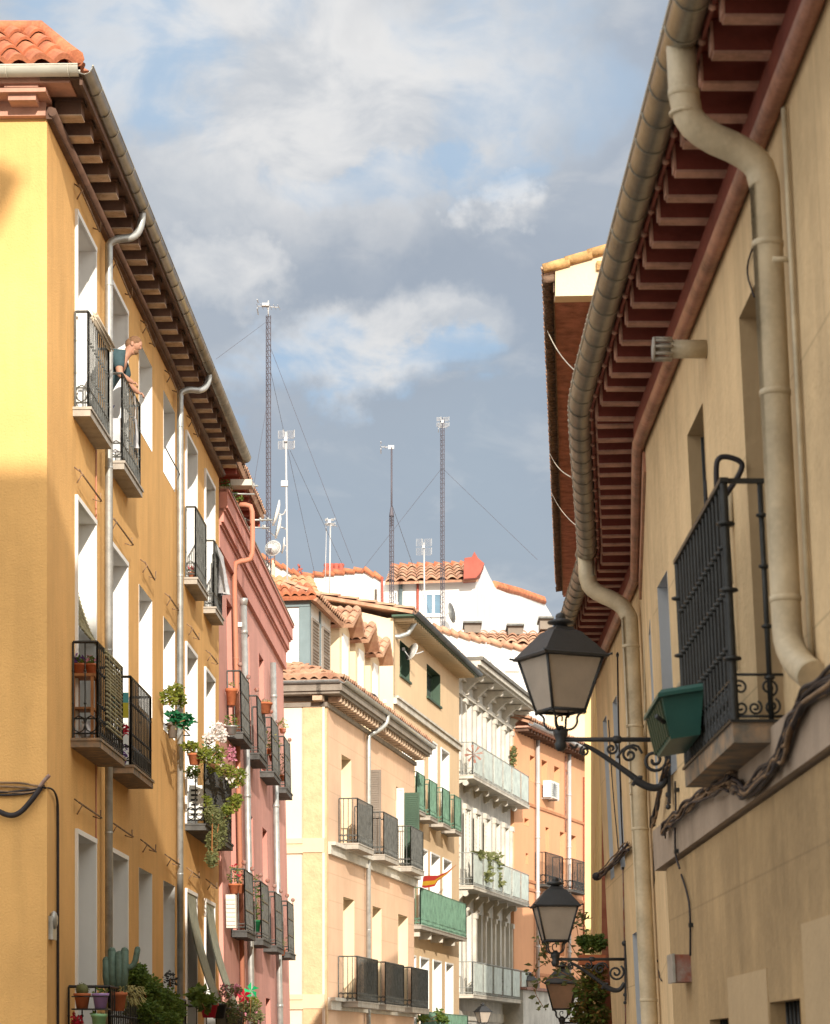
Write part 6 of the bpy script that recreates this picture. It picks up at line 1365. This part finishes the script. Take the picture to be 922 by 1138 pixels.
ed = [(0, 1), (1, 2), (2, 3), (3, 4), (4, 5), (5, 6), (2, 7), (7, 8), (8, 9), (2, 10), (10, 11), (11, 12), (0, 13), (13, 14), (14, 15), (0, 16), (16, 17), (17, 18), (15, 19), (18, 20)]
body = skin_mesh(nodes, ed)
fo = (fp(0, .25, 8.50)-fp(0, .15, 8.535)).normalized()      # where he looks
upv = Vector((0, 0, 1)); sd = fo.cross(upv).normalized(); hu = sd.cross(fo).normalized(); hc = fp(0, .16, 8.55)
body.ball(hc+fo*.088-hu*.012, .016, 8, (1, 1, 1.3)); body.ball(hc+fo*.03-hu*.08, .05, 10, (1.1, .9, .8)); body.ball(hc+fo*.015+hu*.01, .08, 14, (1.05, .84, 1.05))
for sg_ in (-1, 1): body.ball(hc+sd*sg_*.074-hu*.01-fo*.005, .022, 8, (1, .5, 1.4)); body.ball(hc+fo*.082+sd*sg_*.03+hu*.015, .012, 6)
for h_, dr in ((hR, 1), (hL, 1)):
    for k in range(4): b = h_+FL.w(0, 0, 0)*0+Vector((0, (k-1.5)*.018, 0)); body.tube([b, b+Vector((.035, 0, -.005)), b+Vector((.055-.004*abs(k-1.5), 0, -.03)), b+Vector((.045, 0, -.05))], .0085, 6)
    body.tube([h_+Vector((-.01, -.025, 0)), h_+Vector((.02, -.045, -.015))], .010, 6)
mkobj('body', body, M['skin'], root)
mb = MB(); mb.ball(hc+fo*.004+hu*.03, .083, 14, (1.0, .9, .92)); mb.ball(hc-fo*.035-hu*.01, .07, 12, (1, .95, 1.1)); mkobj('hair', mb, M['hair'], root)
mb = MB(); mb.ball(hc+fo*.045-hu*.078, .047, 10, (1, .95, .75)); mkobj('beard', mb, M['hair'], root)
sh = skin_mesh([(wst+Vector((0, 0, -.1)), .155), (wst, .15), (chs, (.18, .14)), (fp(0, .01, 8.37), .085), (shR, .085), (fp(-.245, .02, 8.19), .068), (shL, .085), (fp(.26, .04, 8.2), .068)], [(0, 1), (1, 2), (2, 3), (2, 4), (4, 5), (2, 6), (6, 7)])
mkobj('shirt', sh, M['shirt'], root)
tr = skin_mesh([(hip, .16), (fp(-.09, -.28, 7.78), .105), (fp(-.1, -.2, 7.45), .08), (fp(-.1, -.28, 7.1), .06), (fp(.09, -.28, 7.78), .105), (fp(.1, -.2, 7.45), .08), (fp(.1, -.28, 7.1), .06)], [(0, 1), (1, 2), (2, 3), (0, 4), (4, 5), (5, 6)])
mkobj('trousers', tr, M['jeans'], root)
